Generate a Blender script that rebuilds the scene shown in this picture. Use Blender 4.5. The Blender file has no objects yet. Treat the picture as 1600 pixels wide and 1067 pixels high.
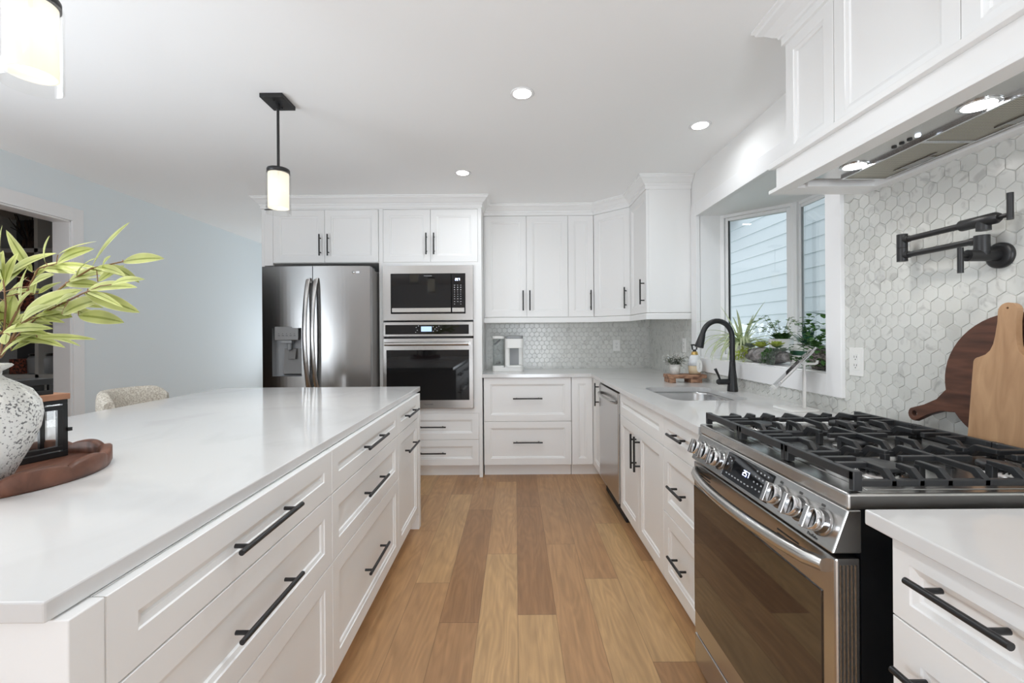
import bpy, bmesh, math, random
from mathutils import Vector, Matrix
random.seed(7)
C = bpy.context.scene.collection
SC = bpy.context.scene
PI = math.pi
# ------------------------------------------------------------------ camera, sky, lights, exposure
cam_d = bpy.data.cameras.new('camera'); cam = bpy.data.objects.new('camera', cam_d); C.objects.link(cam)
cam_d.sensor_width = 36.0; cam_d.lens = 690.0 / 1600.0 * 36.0
cam_d.shift_x = 1.0 / 1600.0; cam_d.shift_y = -11.5 / 1600.0
cam_d.clip_start = 0.05
cam.matrix_world = Matrix.Translation((0, 0, 1.27)) @ Matrix.Rotation(math.radians(90), 4, 'X') @ Matrix.Rotation(math.radians(-0.4), 4, 'Z')
SC.camera = cam
w = bpy.data.worlds.new('sky'); SC.world = w; w.use_nodes = True
bg = w.node_tree.nodes['Background']; bg.inputs[0].default_value = (0.90, 0.945, 1.0, 1); bg.inputs[1].default_value = 0.53
def area_light(name, loc, rot, sx, sy, power, col=(1, 1, 1), shape='RECTANGLE', spread=180):
    l = bpy.data.lights.new(name, 'AREA'); l.shape = shape; l.size = sx
    if shape in ('RECTANGLE', 'ELLIPSE'): l.size_y = sy
    l.energy = power; l.color = col; l.spread = math.radians(spread)
    o = bpy.data.objects.new(name, l); C.objects.link(o); o.location = loc; o.rotation_euler = rot
    return o
# daylight entering through the glazed doors behind the camera; the left and far lights are added fill
area_light('daylight_rear', (0.45, -2.7, 1.05), (math.radians(98), 0, 0), 1.0, 1.9, 9, (0.90, 0.97, 1.05), 'RECTANGLE', 95)
area_light('fill_left', (-3.0, 0.35, 1.15), (0, math.radians(-138), 0), 1.6, 2.0, 33, (0.90, 0.97, 1.05))  # added fill from the left, no window stands here
area_light('fill_far', (-2.6, 6.40, 1.3), (math.radians(-125), 0, 0), 0.7, 1.6, 5.5, (0.90, 0.97, 1.04))  # unseen fill behind the tall units, added to lift left wall and ceiling
VS = SC.view_settings
SC.display_settings.display_device = 'sRGB'
VS.view_transform = 'Standard'; VS.look = 'None'; VS.gamma = 1.0; VS.use_curve_mapping = False
VS.exposure = 1.2
SC.cycles.use_denoising = True
SC.cycles.max_bounces = 16; SC.cycles.diffuse_bounces = 14; SC.cycles.glossy_bounces = 5
SC.cycles.transparent_max_bounces = 16
SC.cycles.sample_clamp_indirect = 6.0
SC.cycles.caustics_reflective = False; SC.cycles.caustics_refractive = False

# ------------------------------------------------------------------ materials
def mat(name, col, rough=0.5, metal=0.0, spec=0.5, emit=None, estr=0.0, coat=0.0):
    m = bpy.data.materials.new(name); m.use_nodes = True
    b = m.node_tree.nodes['Principled BSDF']
    b.inputs['Base Color'].default_value = (*col, 1); b.inputs['Roughness'].default_value = rough
    b.inputs['Metallic'].default_value = metal; b.inputs['Specular IOR Level'].default_value = spec
    b.inputs['Coat Weight'].default_value = coat
    if emit: b.inputs['Emission Color'].default_value = (*emit, 1); b.inputs['Emission Strength'].default_value = estr
    return m
def nodes(m): return m.node_tree.nodes, m.node_tree.links, m.node_tree.nodes['Principled BSDF']
def noise_col(m, c1, c2, scale=(5, 5, 5), nscale=3.0, detail=5, lo=0.35, hi=0.65, bump=0.0, dist=0.0, rough=None):
    n, l, b = nodes(m)
    tc = n.new('ShaderNodeTexCoord'); mp = n.new('ShaderNodeMapping'); mp.inputs['Scale'].default_value = scale
    l.new(tc.outputs['Object'], mp.inputs['Vector'])
    nz = n.new('ShaderNodeTexNoise'); nz.inputs['Scale'].default_value = nscale; nz.inputs['Detail'].default_value = detail
    nz.inputs['Distortion'].default_value = dist
    l.new(mp.outputs['Vector'], nz.inputs['Vector'])
    cr = n.new('ShaderNodeValToRGB'); cr.color_ramp.elements[0].position = lo; cr.color_ramp.elements[1].position = hi
    cr.color_ramp.elements[0].color = (*c1, 1); cr.color_ramp.elements[1].color = (*c2, 1)
    l.new(nz.outputs['Fac'], cr.inputs['Fac']); l.new(cr.outputs['Color'], b.inputs['Base Color'])
    if bump:
        bp = n.new('ShaderNodeBump'); bp.inputs['Strength'].default_value = bump; bp.inputs['Distance'].default_value = 0.004
        l.new(nz.outputs['Fac'], bp.inputs['Height']); l.new(bp.outputs['Normal'], b.inputs['Normal'])
    return m
def glass_mat(name, tint=(1, 1, 1), refl=0.08, rough=0.0):
    m = bpy.data.materials.new(name); m.use_nodes = True
    n, l = m.node_tree.nodes, m.node_tree.links
    n.remove(n['Principled BSDF'])
    t = n.new('ShaderNodeBsdfTransparent'); t.inputs[0].default_value = (*tint, 1)
    g = n.new('ShaderNodeBsdfGlossy'); g.inputs['Roughness'].default_value = rough
    lw = n.new('ShaderNodeLayerWeight'); lw.inputs['Blend'].default_value = 0.25
    mu = n.new('ShaderNodeMath'); mu.operation = 'MULTIPLY_ADD'; mu.inputs[1].default_value = 0.35 if refl > .055 else 0.10; mu.inputs[2].default_value = refl * 0.5 if refl > .055 else 0.012
    l.new(lw.outputs['Fresnel'], mu.inputs[0])
    mx = n.new('ShaderNodeMixShader'); l.new(mu.outputs[0], mx.inputs[0]); l.new(t.outputs[0], mx.inputs[1]); l.new(g.outputs[0], mx.inputs[2])
    l.new(mx.outputs[0], n['Material Output'].inputs[0])
    return m

M = {}
M['cab'] = mat('white cabinet paint', (0.85, 0.852, 0.847), 0.38)
M['wall'] = mat('white wall paint', (0.86, 0.86, 0.855), 0.7)
M['wall_blue'] = mat('pale blue grey wall paint', (0.80, 0.862, 0.892), 0.7)
M['ceil'] = mat('ceiling paint', (0.92, 0.925, 0.925), 0.85)
M['trim'] = mat('white trim paint', (0.86, 0.86, 0.865), 0.4)
M['black'] = mat('matte black metal', (0.012, 0.012, 0.013), 0.38, 0.0, 0.5)
M['iron'] = mat('cast iron', (0.018, 0.019, 0.021), 0.42, 0.0, 0.6)
M['black_gloss'] = mat('black glass', (0.006, 0.006, 0.007), 0.04, 0.0, 0.5)
M['brown_glass'] = mat('smoked oven glass', (0.012, 0.008, 0.006), 0.03, 0.0, 0.9, coat=0.6)
M['black_side'] = mat('black enamel', (0.010, 0.011, 0.014), 0.25)
M['disp'] = mat('grey satin dispenser', (0.17, 0.165, 0.16), 0.35, 0.3)
M['fridge_side'] = mat('grey painted steel', (0.30, 0.29, 0.28), 0.45)
M['dark'] = mat('dark gap', (0.02, 0.02, 0.02), 0.7)
M['plastic_w'] = mat('white plastic', (0.80, 0.80, 0.78), 0.35)
M['plastic_g'] = mat('grey plastic', (0.28, 0.29, 0.30), 0.4)
M['chrome'] = mat('chrome', (0.75, 0.76, 0.78), 0.12, 1.0)
M['quartz'] = noise_col(mat('white quartz', (0.8, 0.8, 0.8), 0.10), (0.635, 0.63, 0.624), (0.675, 0.671, 0.666), (1, 1, 1), 1.6, 6, 0.36, 0.46, dist=1.5)
M['grout'] = mat('tile grout', (0.72, 0.72, 0.70), 0.8)
M['warm_glass'] = mat('opal lit glass', (0.5, 0.47, 0.40), 0.3, emit=(1.0, 0.90, 0.72), estr=0.40)
M['lamp'] = mat('lamp lens', (1, 1, 1), 0.4, emit=(1, 0.97, 0.93), estr=9.0)
M['lcd'] = mat('lit display digits', (0.6, 0.7, 1), 0.4, emit=(0.75, 0.85, 1.0), estr=1.6)
M['lcd2'] = mat('lit blue screen', (0.3, 0.4, 0.6), 0.3, emit=(0.35, 0.5, 0.8), estr=0.5)
M['mark'] = mat('grey print', (0.45, 0.46, 0.48), 0.5)
M['mark_d'] = mat('dark print', (0.06, 0.06, 0.06), 0.5)
M['glass'] = glass_mat('window glass', (0.97, 0.99, 0.99), 0.06)
M['clear'] = glass_mat('clear glass', (0.93, 0.95, 0.95), 0.10)
M['clear2'] = glass_mat('clear thin glass', (0.985, 0.985, 0.98), 0.05)
M['siding'] = mat('pale blue siding', (0.74, 0.82, 0.86), 0.6)
M['grass'] = mat('lawn', (0.12, 0.16, 0.06), 0.9)
M['eave'] = mat('dark eave', (0.10, 0.10, 0.12), 0.7)
M['boucle'] = noise_col(mat('cream boucle', (0.6, 0.55, 0.48), 0.95, 0, 0.1), (0.50, 0.45, 0.38), (0.74, 0.70, 0.62), (1, 1, 1), 130, 3, 0.4, 0.6, bump=1.0)
M['walnut'] = noise_col(mat('walnut', (0.2, 0.08, 0.05), 0.38), (0.045, 0.018, 0.011), (0.135, 0.055, 0.032), (2.2, 2.2, 14), 3.0, 7, 0.3, 0.72, dist=0.6)
M['tray_wood'] = noise_col(mat('carved tray wood', (0.2, 0.08, 0.05), 0.42), (0.085, 0.034, 0.021), (0.20, 0.083, 0.050), (12, 2, 3), 4.0, 7, 0.3, 0.7, dist=0.5, bump=0.08)
M['maple'] = noise_col(mat('maple', (0.5, 0.32, 0.18), 0.5), (0.33, 0.185, 0.095), (0.50, 0.31, 0.17), (10, 10, 1.6), 3.2, 7, 0.25, 0.75, dist=0.8)
M['rustic'] = noise_col(mat('rustic wood', (0.3, 0.15, 0.08), 0.7), (0.13, 0.06, 0.035), (0.46, 0.26, 0.16), (20, 60, 60), 1.0, 6, 0.35, 0.65, bump=0.3)
M['lantern_wood'] = noise_col(mat('lantern wood', (0.4, 0.2, 0.12), 0.5), (0.30, 0.14, 0.08), (0.46, 0.24, 0.14), (4, 40, 4), 2.0, 5)
M['stone'] = noise_col(mat('grey driftwood', (0.3, 0.28, 0.27), 0.9), (0.11, 0.10, 0.10), (0.42, 0.40, 0.39), (1, 1, 1), 40, 6, 0.3, 0.7, bump=0.8)
M['soil'] = mat('soil', (0.03, 0.022, 0.016), 0.9)
M['ceramic'] = mat('white ceramic', (0.78, 0.77, 0.75), 0.25)
M['concrete'] = noise_col(mat('pale pot', (0.6, 0.58, 0.55), 0.8), (0.55, 0.53, 0.50), (0.70, 0.68, 0.65), (1, 1, 1), 40, 4)
M['wicker'] = noise_col(mat('grey wicker', (0.2, 0.17, 0.15), 0.8), (0.06, 0.05, 0.05), (0.32, 0.28, 0.26), (60, 60, 160), 1.0, 3, 0.4, 0.6, bump=0.6)
M['soap'] = mat('amber soap', (0.62, 0.50, 0.34), 0.12)
M['soap_top'] = mat('clear bottle top', (0.74, 0.76, 0.78), 0.1)
M['gold'] = mat('brass collar', (0.60, 0.40, 0.14), 0.3, 0.8)
M['red_thing'] = noise_col(mat('coral red weave', (0.25, 0.05, 0.03), 0.8), (0.03, 0.02, 0.02), (0.30, 0.08, 0.045), (1, 1, 1), 60, 3, 0.4, 0.6)
M['dark_thing'] = noise_col(mat('dark branches', (0.03, 0.025, 0.02), 0.8), (0.010, 0.008, 0.008), (0.10, 0.06, 0.04), (30, 30, 4), 2.0, 4, 0.4, 0.7)
M['shelf_grey'] = mat('grey shelf paint', (0.50, 0.50, 0.48), 0.6)
M['darkroom'] = mat('unlit room tone', (0.055, 0.053, 0.053), 0.8)  # darkness of the unlit room put into the surface colour
M['curtain'] = mat('dark curtain', (0.07, 0.075, 0.09), 0.9)
M['blue_thing'] = mat('navy glaze', (0.03, 0.05, 0.11), 0.3)

def steel(name, col, rough, vertical=True, aniso=0.0, arot=0.0):
    m = mat(name, col, rough, 1.0)
    n, l, b = nodes(m)
    tc = n.new('ShaderNodeTexCoord'); mp = n.new('ShaderNodeMapping')
    mp.inputs['Scale'].default_value = (400, 400, 3) if vertical else (3, 3, 500)
    l.new(tc.outputs['Object'], mp.inputs['Vector'])
    nz = n.new('ShaderNodeTexNoise'); nz.inputs['Scale'].default_value = 1.0; nz.inputs['Detail'].default_value = 2
    l.new(mp.outputs['Vector'], nz.inputs['Vector'])
    mr = n.new('ShaderNodeMapRange'); mr.inputs['To Min'].default_value = rough * 0.8; mr.inputs['To Max'].default_value = rough * 1.25
    l.new(nz.outputs['Fac'], mr.inputs['Value']); l.new(mr.outputs['Result'], b.inputs['Roughness'])
    if aniso:
        tg = n.new('ShaderNodeTangent'); tg.direction_type = 'RADIAL'; tg.axis = 'Z'
        l.new(tg.outputs[0], b.inputs['Tangent']); b.inputs['Anisotropic'].default_value = aniso; b.inputs['Anisotropic Rotation'].default_value = arot
    return m
M['steel'] = steel('brushed stainless steel', (0.56, 0.55, 0.54), 0.22)
M['steel_dark'] = steel('dark brushed stainless steel', (0.40, 0.395, 0.39), 0.19, True, 0.9, 0.25)
M['steel_h'] = steel('horizontal brushed steel', (0.60, 0.59, 0.57), 0.24, False)
M['steel_sink'] = mat('sink steel', (0.50, 0.50, 0.50), 0.27, 1.0)
def mesh_filter():
    m = mat('hood mesh filter', (0.5, 0.48, 0.40), 0.4, 0.8)
    n, l, b = nodes(m)
    tc = n.new('ShaderNodeTexCoord'); mp = n.new('ShaderNodeMapping'); mp.inputs['Scale'].default_value = (170, 170, 1)
    mp.inputs['Rotation'].default_value = (0, 0, 0.785)
    l.new(tc.outputs['Object'], mp.inputs['Vector'])
    ck = n.new('ShaderNodeTexChecker'); ck.inputs['Scale'].default_value = 1.0
    ck.inputs['Color1'].default_value = (0.62, 0.59, 0.50, 1); ck.inputs['Color2'].default_value = (0.20, 0.19, 0.16, 1)
    l.new(mp.outputs['Vector'], ck.inputs['Vector']); l.new(ck.outputs['Color'], b.inputs['Base Color'])
    return m
M['filter'] = mesh_filter()

def tile_mat():
    m = mat('white marble tile', (0.8, 0.8, 0.78), 0.22)
    n, l, b = nodes(m)
    at = n.new('ShaderNodeAttribute'); at.attribute_name = 'tile'
    tc = n.new('ShaderNodeTexCoord')
    off = n.new('ShaderNodeVectorMath'); off.operation = 'MULTIPLY_ADD'
    cmb = n.new('ShaderNodeCombineXYZ'); 
    for i in range(3): l.new(at.outputs['Fac'], cmb.inputs[i])
    off.inputs[1].default_value = (37, 53, 71)
    l.new(cmb.outputs[0], off.inputs[0]); l.new(tc.outputs['Object'], off.inputs[2])
    nz = n.new('ShaderNodeTexNoise'); nz.inputs['Scale'].default_value = 16; nz.inputs['Detail'].default_value = 5; nz.inputs['Distortion'].default_value = 1.6
    l.new(off.outputs[0], nz.inputs['Vector'])
    cr = n.new('ShaderNodeValToRGB'); e = cr.color_ramp.elements
    e[0].position = 0.30; e[0].color = (0.50, 0.50, 0.48, 1); e[1].position = 0.44; e[1].color = (0.66, 0.665, 0.635, 1)
    l.new(nz.outputs['Fac'], cr.inputs['Fac'])
    mr = n.new('ShaderNodeMapRange'); mr.inputs['From Min'].default_value = 0; mr.inputs['From Max'].default_value = 1
    mr.inputs['To Min'].default_value = 1.0; mr.inputs['To Max'].default_value = 1.0
    cv = n.new('ShaderNodeValToRGB'); ce = cv.color_ramp.elements
    ce[0].position = 0.0; ce[0].color = (0.86, 0.86, 0.855, 1); ce[1].position = 0.22; ce[1].color = (0.96, 0.96, 0.96, 1)
    x = ce.new(1.0); x.color = (1, 1, 1, 1)
    l.new(at.outputs['Fac'], cv.inputs['Fac'])
    mx = n.new('ShaderNodeMix'); mx.data_type = 'RGBA'; mx.blend_type = 'MULTIPLY'; mx.inputs[0].default_value = 1.0
    l.new(cr.outputs['Color'], mx.inputs[6]); l.new(cv.outputs['Color'], mx.inputs[7])
    l.new(mx.outputs[2], b.inputs['Base Color'])
    return m
M['tile'] = tile_mat()

def floor_mat():
    m = mat('oak plank floor', (0.4, 0.22, 0.1), 0.36)
    n, l, b = nodes(m)
    def math_(op, a, c=None, d=None):
        x = n.new('ShaderNodeMath'); x.operation = op
        for i, v in enumerate((a, c, d)):
            if v is None: continue
            if isinstance(v, (int, float)): x.inputs[i].default_value = v
            else: l.new(v, x.inputs[i])
        return x.outputs[0]
    tc = n.new('ShaderNodeTexCoord'); sp = n.new('ShaderNodeSeparateXYZ'); l.new(tc.outputs['Object'], sp.inputs[0])
    X, Y = sp.outputs[0], sp.outputs[1]
    xs = math_('SUBTRACT', X, math_('MULTIPLY', Y, 0.0087))
    xr = math_('DIVIDE', math_('SUBTRACT', xs, 0.003), 0.1735)
    row = math_('FLOOR', xr); fx = math_('FRACT', xr)
    wn = n.new('ShaderNodeTexWhiteNoise'); wn.noise_dimensions = '1D'; l.new(row, wn.inputs['W'])
    yo = math_('MULTIPLY_ADD', wn.outputs['Value'], 7.3, Y)
    yr = math_('DIVIDE', yo, 1.25); col = math_('FLOOR', yr); fy = math_('FRACT', yr)
    cid = n.new('ShaderNodeCombineXYZ'); l.new(row, cid.inputs[0]); l.new(col, cid.inputs[1])
    w2 = n.new('ShaderNodeTexWhiteNoise'); w2.noise_dimensions = '2D'; l.new(cid.outputs[0], w2.inputs['Vector'])
    pc = n.new('ShaderNodeValToRGB'); e = pc.color_ramp.elements
    e[0].position = 0; e[0].color = (0.33, 0.175, 0.082, 1); e[1].position = 1; e[1].color = (0.54, 0.345, 0.165, 1)
    x = e.new(0.35); x.color = (0.41, 0.228, 0.108, 1); x = e.new(0.7); x.color = (0.475, 0.275, 0.132, 1)
    l.new(w2.outputs['Value'], pc.inputs['Fac'])
    # grain
    gv = n.new('ShaderNodeCombineXYZ')
    l.new(math_('MULTIPLY', xs, 1.0), gv.inputs[0]); l.new(math_('MULTIPLY', Y, 0.075), gv.inputs[1]); l.new(math_('MULTIPLY', w2.outputs['Value'], 40), gv.inputs[2])
    gn = n.new('ShaderNodeTexNoise'); gn.inputs['Scale'].default_value = 34; gn.inputs['Detail'].default_value = 7; gn.inputs['Distortion'].default_value = 0.9; gn.inputs['Roughness'].default_value = 0.62
    l.new(gv.outputs[0], gn.inputs['Vector'])
    gr = n.new('ShaderNodeMapRange'); gr.inputs['From Min'].default_value = 0.3; gr.inputs['From Max'].default_value = 0.7; gr.inputs['To Min'].default_value = 0.80; gr.inputs['To Max'].default_value = 1.14
    l.new(gn.outputs['Fac'], gr.inputs['Value'])
    # cathedral figure
    cv = n.new('ShaderNodeCombineXYZ')
    l.new(xs, cv.inputs[0]); l.new(math_('MULTIPLY', Y, 0.16), cv.inputs[1]); l.new(math_('MULTIPLY', w2.outputs['Value'], 23), cv.inputs[2])
    n3 = n.new('ShaderNodeTexNoise'); n3.inputs['Scale'].default_value = 6; n3.inputs['Detail'].default_value = 2; l.new(cv.outputs[0], n3.inputs['Vector'])
    rings = math_('SINE', math_('MULTIPLY', n3.outputs['Fac'], 95))
    rr = n.new('ShaderNodeMapRange'); rr.inputs['From Min'].default_value = -1; rr.inputs['From Max'].default_value = 1; rr.inputs['To Min'].default_value = 0.93; rr.inputs['To Max'].default_value = 1.05
    l.new(rings, rr.inputs['Value'])
    # knots
    vo = n.new('ShaderNodeTexVoronoi'); vo.inputs['Scale'].default_value = 1.15
    kv = n.new('ShaderNodeCombineXYZ'); l.new(math_('MULTIPLY', xs, 2.2), kv.inputs[0]); l.new(Y, kv.inputs[1])
    l.new(kv.outputs[0], vo.inputs['Vector'])
    kn = n.new('ShaderNodeMapRange'); kn.inputs['From Min'].default_value = 0.015; kn.inputs['From Max'].default_value = 0.05; kn.inputs['To Min'].default_value = 0.45; kn.inputs['To Max'].default_value = 1.0
    l.new(vo.outputs['Distance'], kn.inputs['Value'])
    # seams
    ex = math_('MINIMUM', fx, math_('SUBTRACT', 1.0, fx)); ey = math_('MINIMUM', fy, math_('SUBTRACT', 1.0, fy))
    sx = n.new('ShaderNodeMapRange'); sx.inputs['From Min'].default_value = 0.004; sx.inputs['From Max'].default_value = 0.012; sx.inputs['To Min'].default_value = 0.62; l.new(ex, sx.inputs['Value'])
    sy = n.new('ShaderNodeMapRange'); sy.inputs['From Min'].default_value = 0.0008; sy.inputs['From Max'].default_value = 0.002; sy.inputs['To Min'].default_value = 0.62; l.new(ey, sy.inputs['Value'])
    f = math_('MULTIPLY', math_('MULTIPLY', gr.outputs[0], rr.outputs[0]), math_('MULTIPLY', kn.outputs[0], math_('MULTIPLY', sx.outputs[0], sy.outputs[0])))
    sc = n.new('ShaderNodeVectorMath'); sc.operation = 'SCALE'; l.new(pc.outputs['Color'], sc.inputs[0]); l.new(f, sc.inputs['Scale'])
    l.new(sc.outputs[0], b.inputs['Base Color'])
    return m
M['floor'] = floor_mat()

def vase_mat():
    m = mat('speckled plaster', (0.7, 0.7, 0.68), 0.85)
    n, l, b = nodes(m)
    tc = n.new('ShaderNodeTexCoord')
    a = n.new('ShaderNodeTexNoise'); a.inputs['Scale'].default_value = 150; a.inputs['Detail'].default_value = 5
    big = n.new('ShaderNodeTexNoise'); big.inputs['Scale'].default_value = 9; big.inputs['Detail'].default_value = 2
    l.new(tc.outputs['Object'], a.inputs['Vector']); l.new(tc.outputs['Object'], big.inputs['Vector'])
    ad = n.new('ShaderNodeMath'); ad.operation = 'MULTIPLY_ADD'; ad.inputs[1].default_value = 0.35
    l.new(big.outputs['Fac'], ad.inputs[0]); l.new(a.outputs['Fac'], ad.inputs[2])
    cr = n.new('ShaderNodeValToRGB'); e = cr.color_ramp.elements
    e[0].position = 0.53; e[0].color = (0.16, 0.16, 0.16, 1); e[1].position = 0.61; e[1].color = (0.74, 0.735, 0.71, 1)
    l.new(ad.outputs[0], cr.inputs['Fac']); l.new(cr.outputs['Color'], b.inputs['Base Color'])
    bp = n.new('ShaderNodeBump'); bp.inputs['Strength'].default_value = 0.7; bp.inputs['Distance'].default_value = 0.003
    l.new(ad.outputs[0], bp.inputs['Height']); l.new(bp.outputs['Normal'], b.inputs['Normal'])
    return m
M['vase'] = vase_mat()

def leaf_mat(name, body, rib, edge, rough=0.5, trans=0.25):
    """UV.x runs across the leaf (0.5 = midrib)"""
    m = mat(name, body, rough)
    n, l, b = nodes(m)
    uv = n.new('ShaderNodeUVMap'); sp = n.new('ShaderNodeSeparateXYZ'); l.new(uv.outputs[0], sp.inputs[0])
    s1 = n.new('ShaderNodeMath'); s1.operation = 'SUBTRACT'; s1.inputs[1].default_value = 0.5; l.new(sp.outputs[0], s1.inputs[0])
    s2 = n.new('ShaderNodeMath'); s2.operation = 'ABSOLUTE'; l.new(s1.outputs[0], s2.inputs[0])
    cr = n.new('ShaderNodeValToRGB'); e = cr.color_ramp.elements
    e[0].position = 0.0; e[0].color = (*rib, 1); e[1].position = 0.5; e[1].color = (*edge, 1)
    x = e.new(0.055); x.color = (*rib, 1); x = e.new(0.10); x.color = (*body, 1); x = e.new(0.40); x.color = (*body, 1)
    l.new(s2.outputs[0], cr.inputs['Fac'])
    geo = n.new('ShaderNodeTexCoord'); nz = n.new('ShaderNodeTexNoise'); nz.inputs['Scale'].default_value = 14; l.new(geo.outputs['Object'], nz.inputs['Vector'])
    mr = n.new('ShaderNodeMapRange'); mr.inputs['From Min'].default_value = .3; mr.inputs['From Max'].default_value = .7; mr.inputs['To Min'].default_value = .72; mr.inputs['To Max'].default_value = 1.22
    l.new(nz.outputs['Fac'], mr.inputs['Value'])
    sc = n.new('ShaderNodeVectorMath'); sc.operation = 'SCALE'; l.new(cr.outputs['Color'], sc.inputs[0]); l.new(mr.outputs[0], sc.inputs['Scale'])
    l.new(sc.outputs[0], b.inputs['Base Color'])
    tr = n.new('ShaderNodeBsdfTranslucent'); l.new(sc.outputs[0], tr.inputs[0])
    mx = n.new('ShaderNodeMixShader'); mx.inputs[0].default_value = trans
    l.new(b.outputs[0], mx.inputs[1]); l.new(tr.outputs[0], mx.inputs[2]); l.new(mx.outputs[0], n['Material Output'].inputs[0])
    return m
M['leaf_big'] = leaf_mat('pale willow leaf', (0.50, 0.54, 0.19), (0.27, 0.31, 0.07), (0.68, 0.68, 0.36))
M['leaf_spider'] = leaf_mat('variegated leaf', (0.62, 0.68, 0.42), (0.72, 0.76, 0.55), (0.20, 0.34, 0.10))
M['leaf_green'] = leaf_mat('mid green leaf', (0.08, 0.20, 0.05), (0.14, 0.28, 0.08), (0.07, 0.16, 0.05))
M['leaf_dark'] = leaf_mat('deep green leaf', (0.04, 0.13, 0.085), (0.10, 0.22, 0.14), (0.04, 0.12, 0.08), 0.3)
M['leaf_lime'] = leaf_mat('lime succulent', (0.42, 0.50, 0.09), (0.46, 0.52, 0.12), (0.34, 0.40, 0.07))
M['leaf_grey'] = leaf_mat('grey green leaf', (0.20, 0.25, 0.20), (0.24, 0.28, 0.24), (0.16, 0.18, 0.15))
M['leaf_white'] = leaf_mat('white sprig', (0.72, 0.72, 0.69), (0.6, 0.6, 0.56), (0.75, 0.75, 0.72))
M['leaf_olive'] = leaf_mat('dark sprig', (0.10, 0.12, 0.07), (0.1, 0.12, 0.07), (0.1, 0.12, 0.07))
M['stem'] = mat('brown stem', (0.24, 0.13, 0.06), 0.6)
M['stem_g'] = mat('green stem', (0.22, 0.30, 0.08), 0.6)

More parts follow.
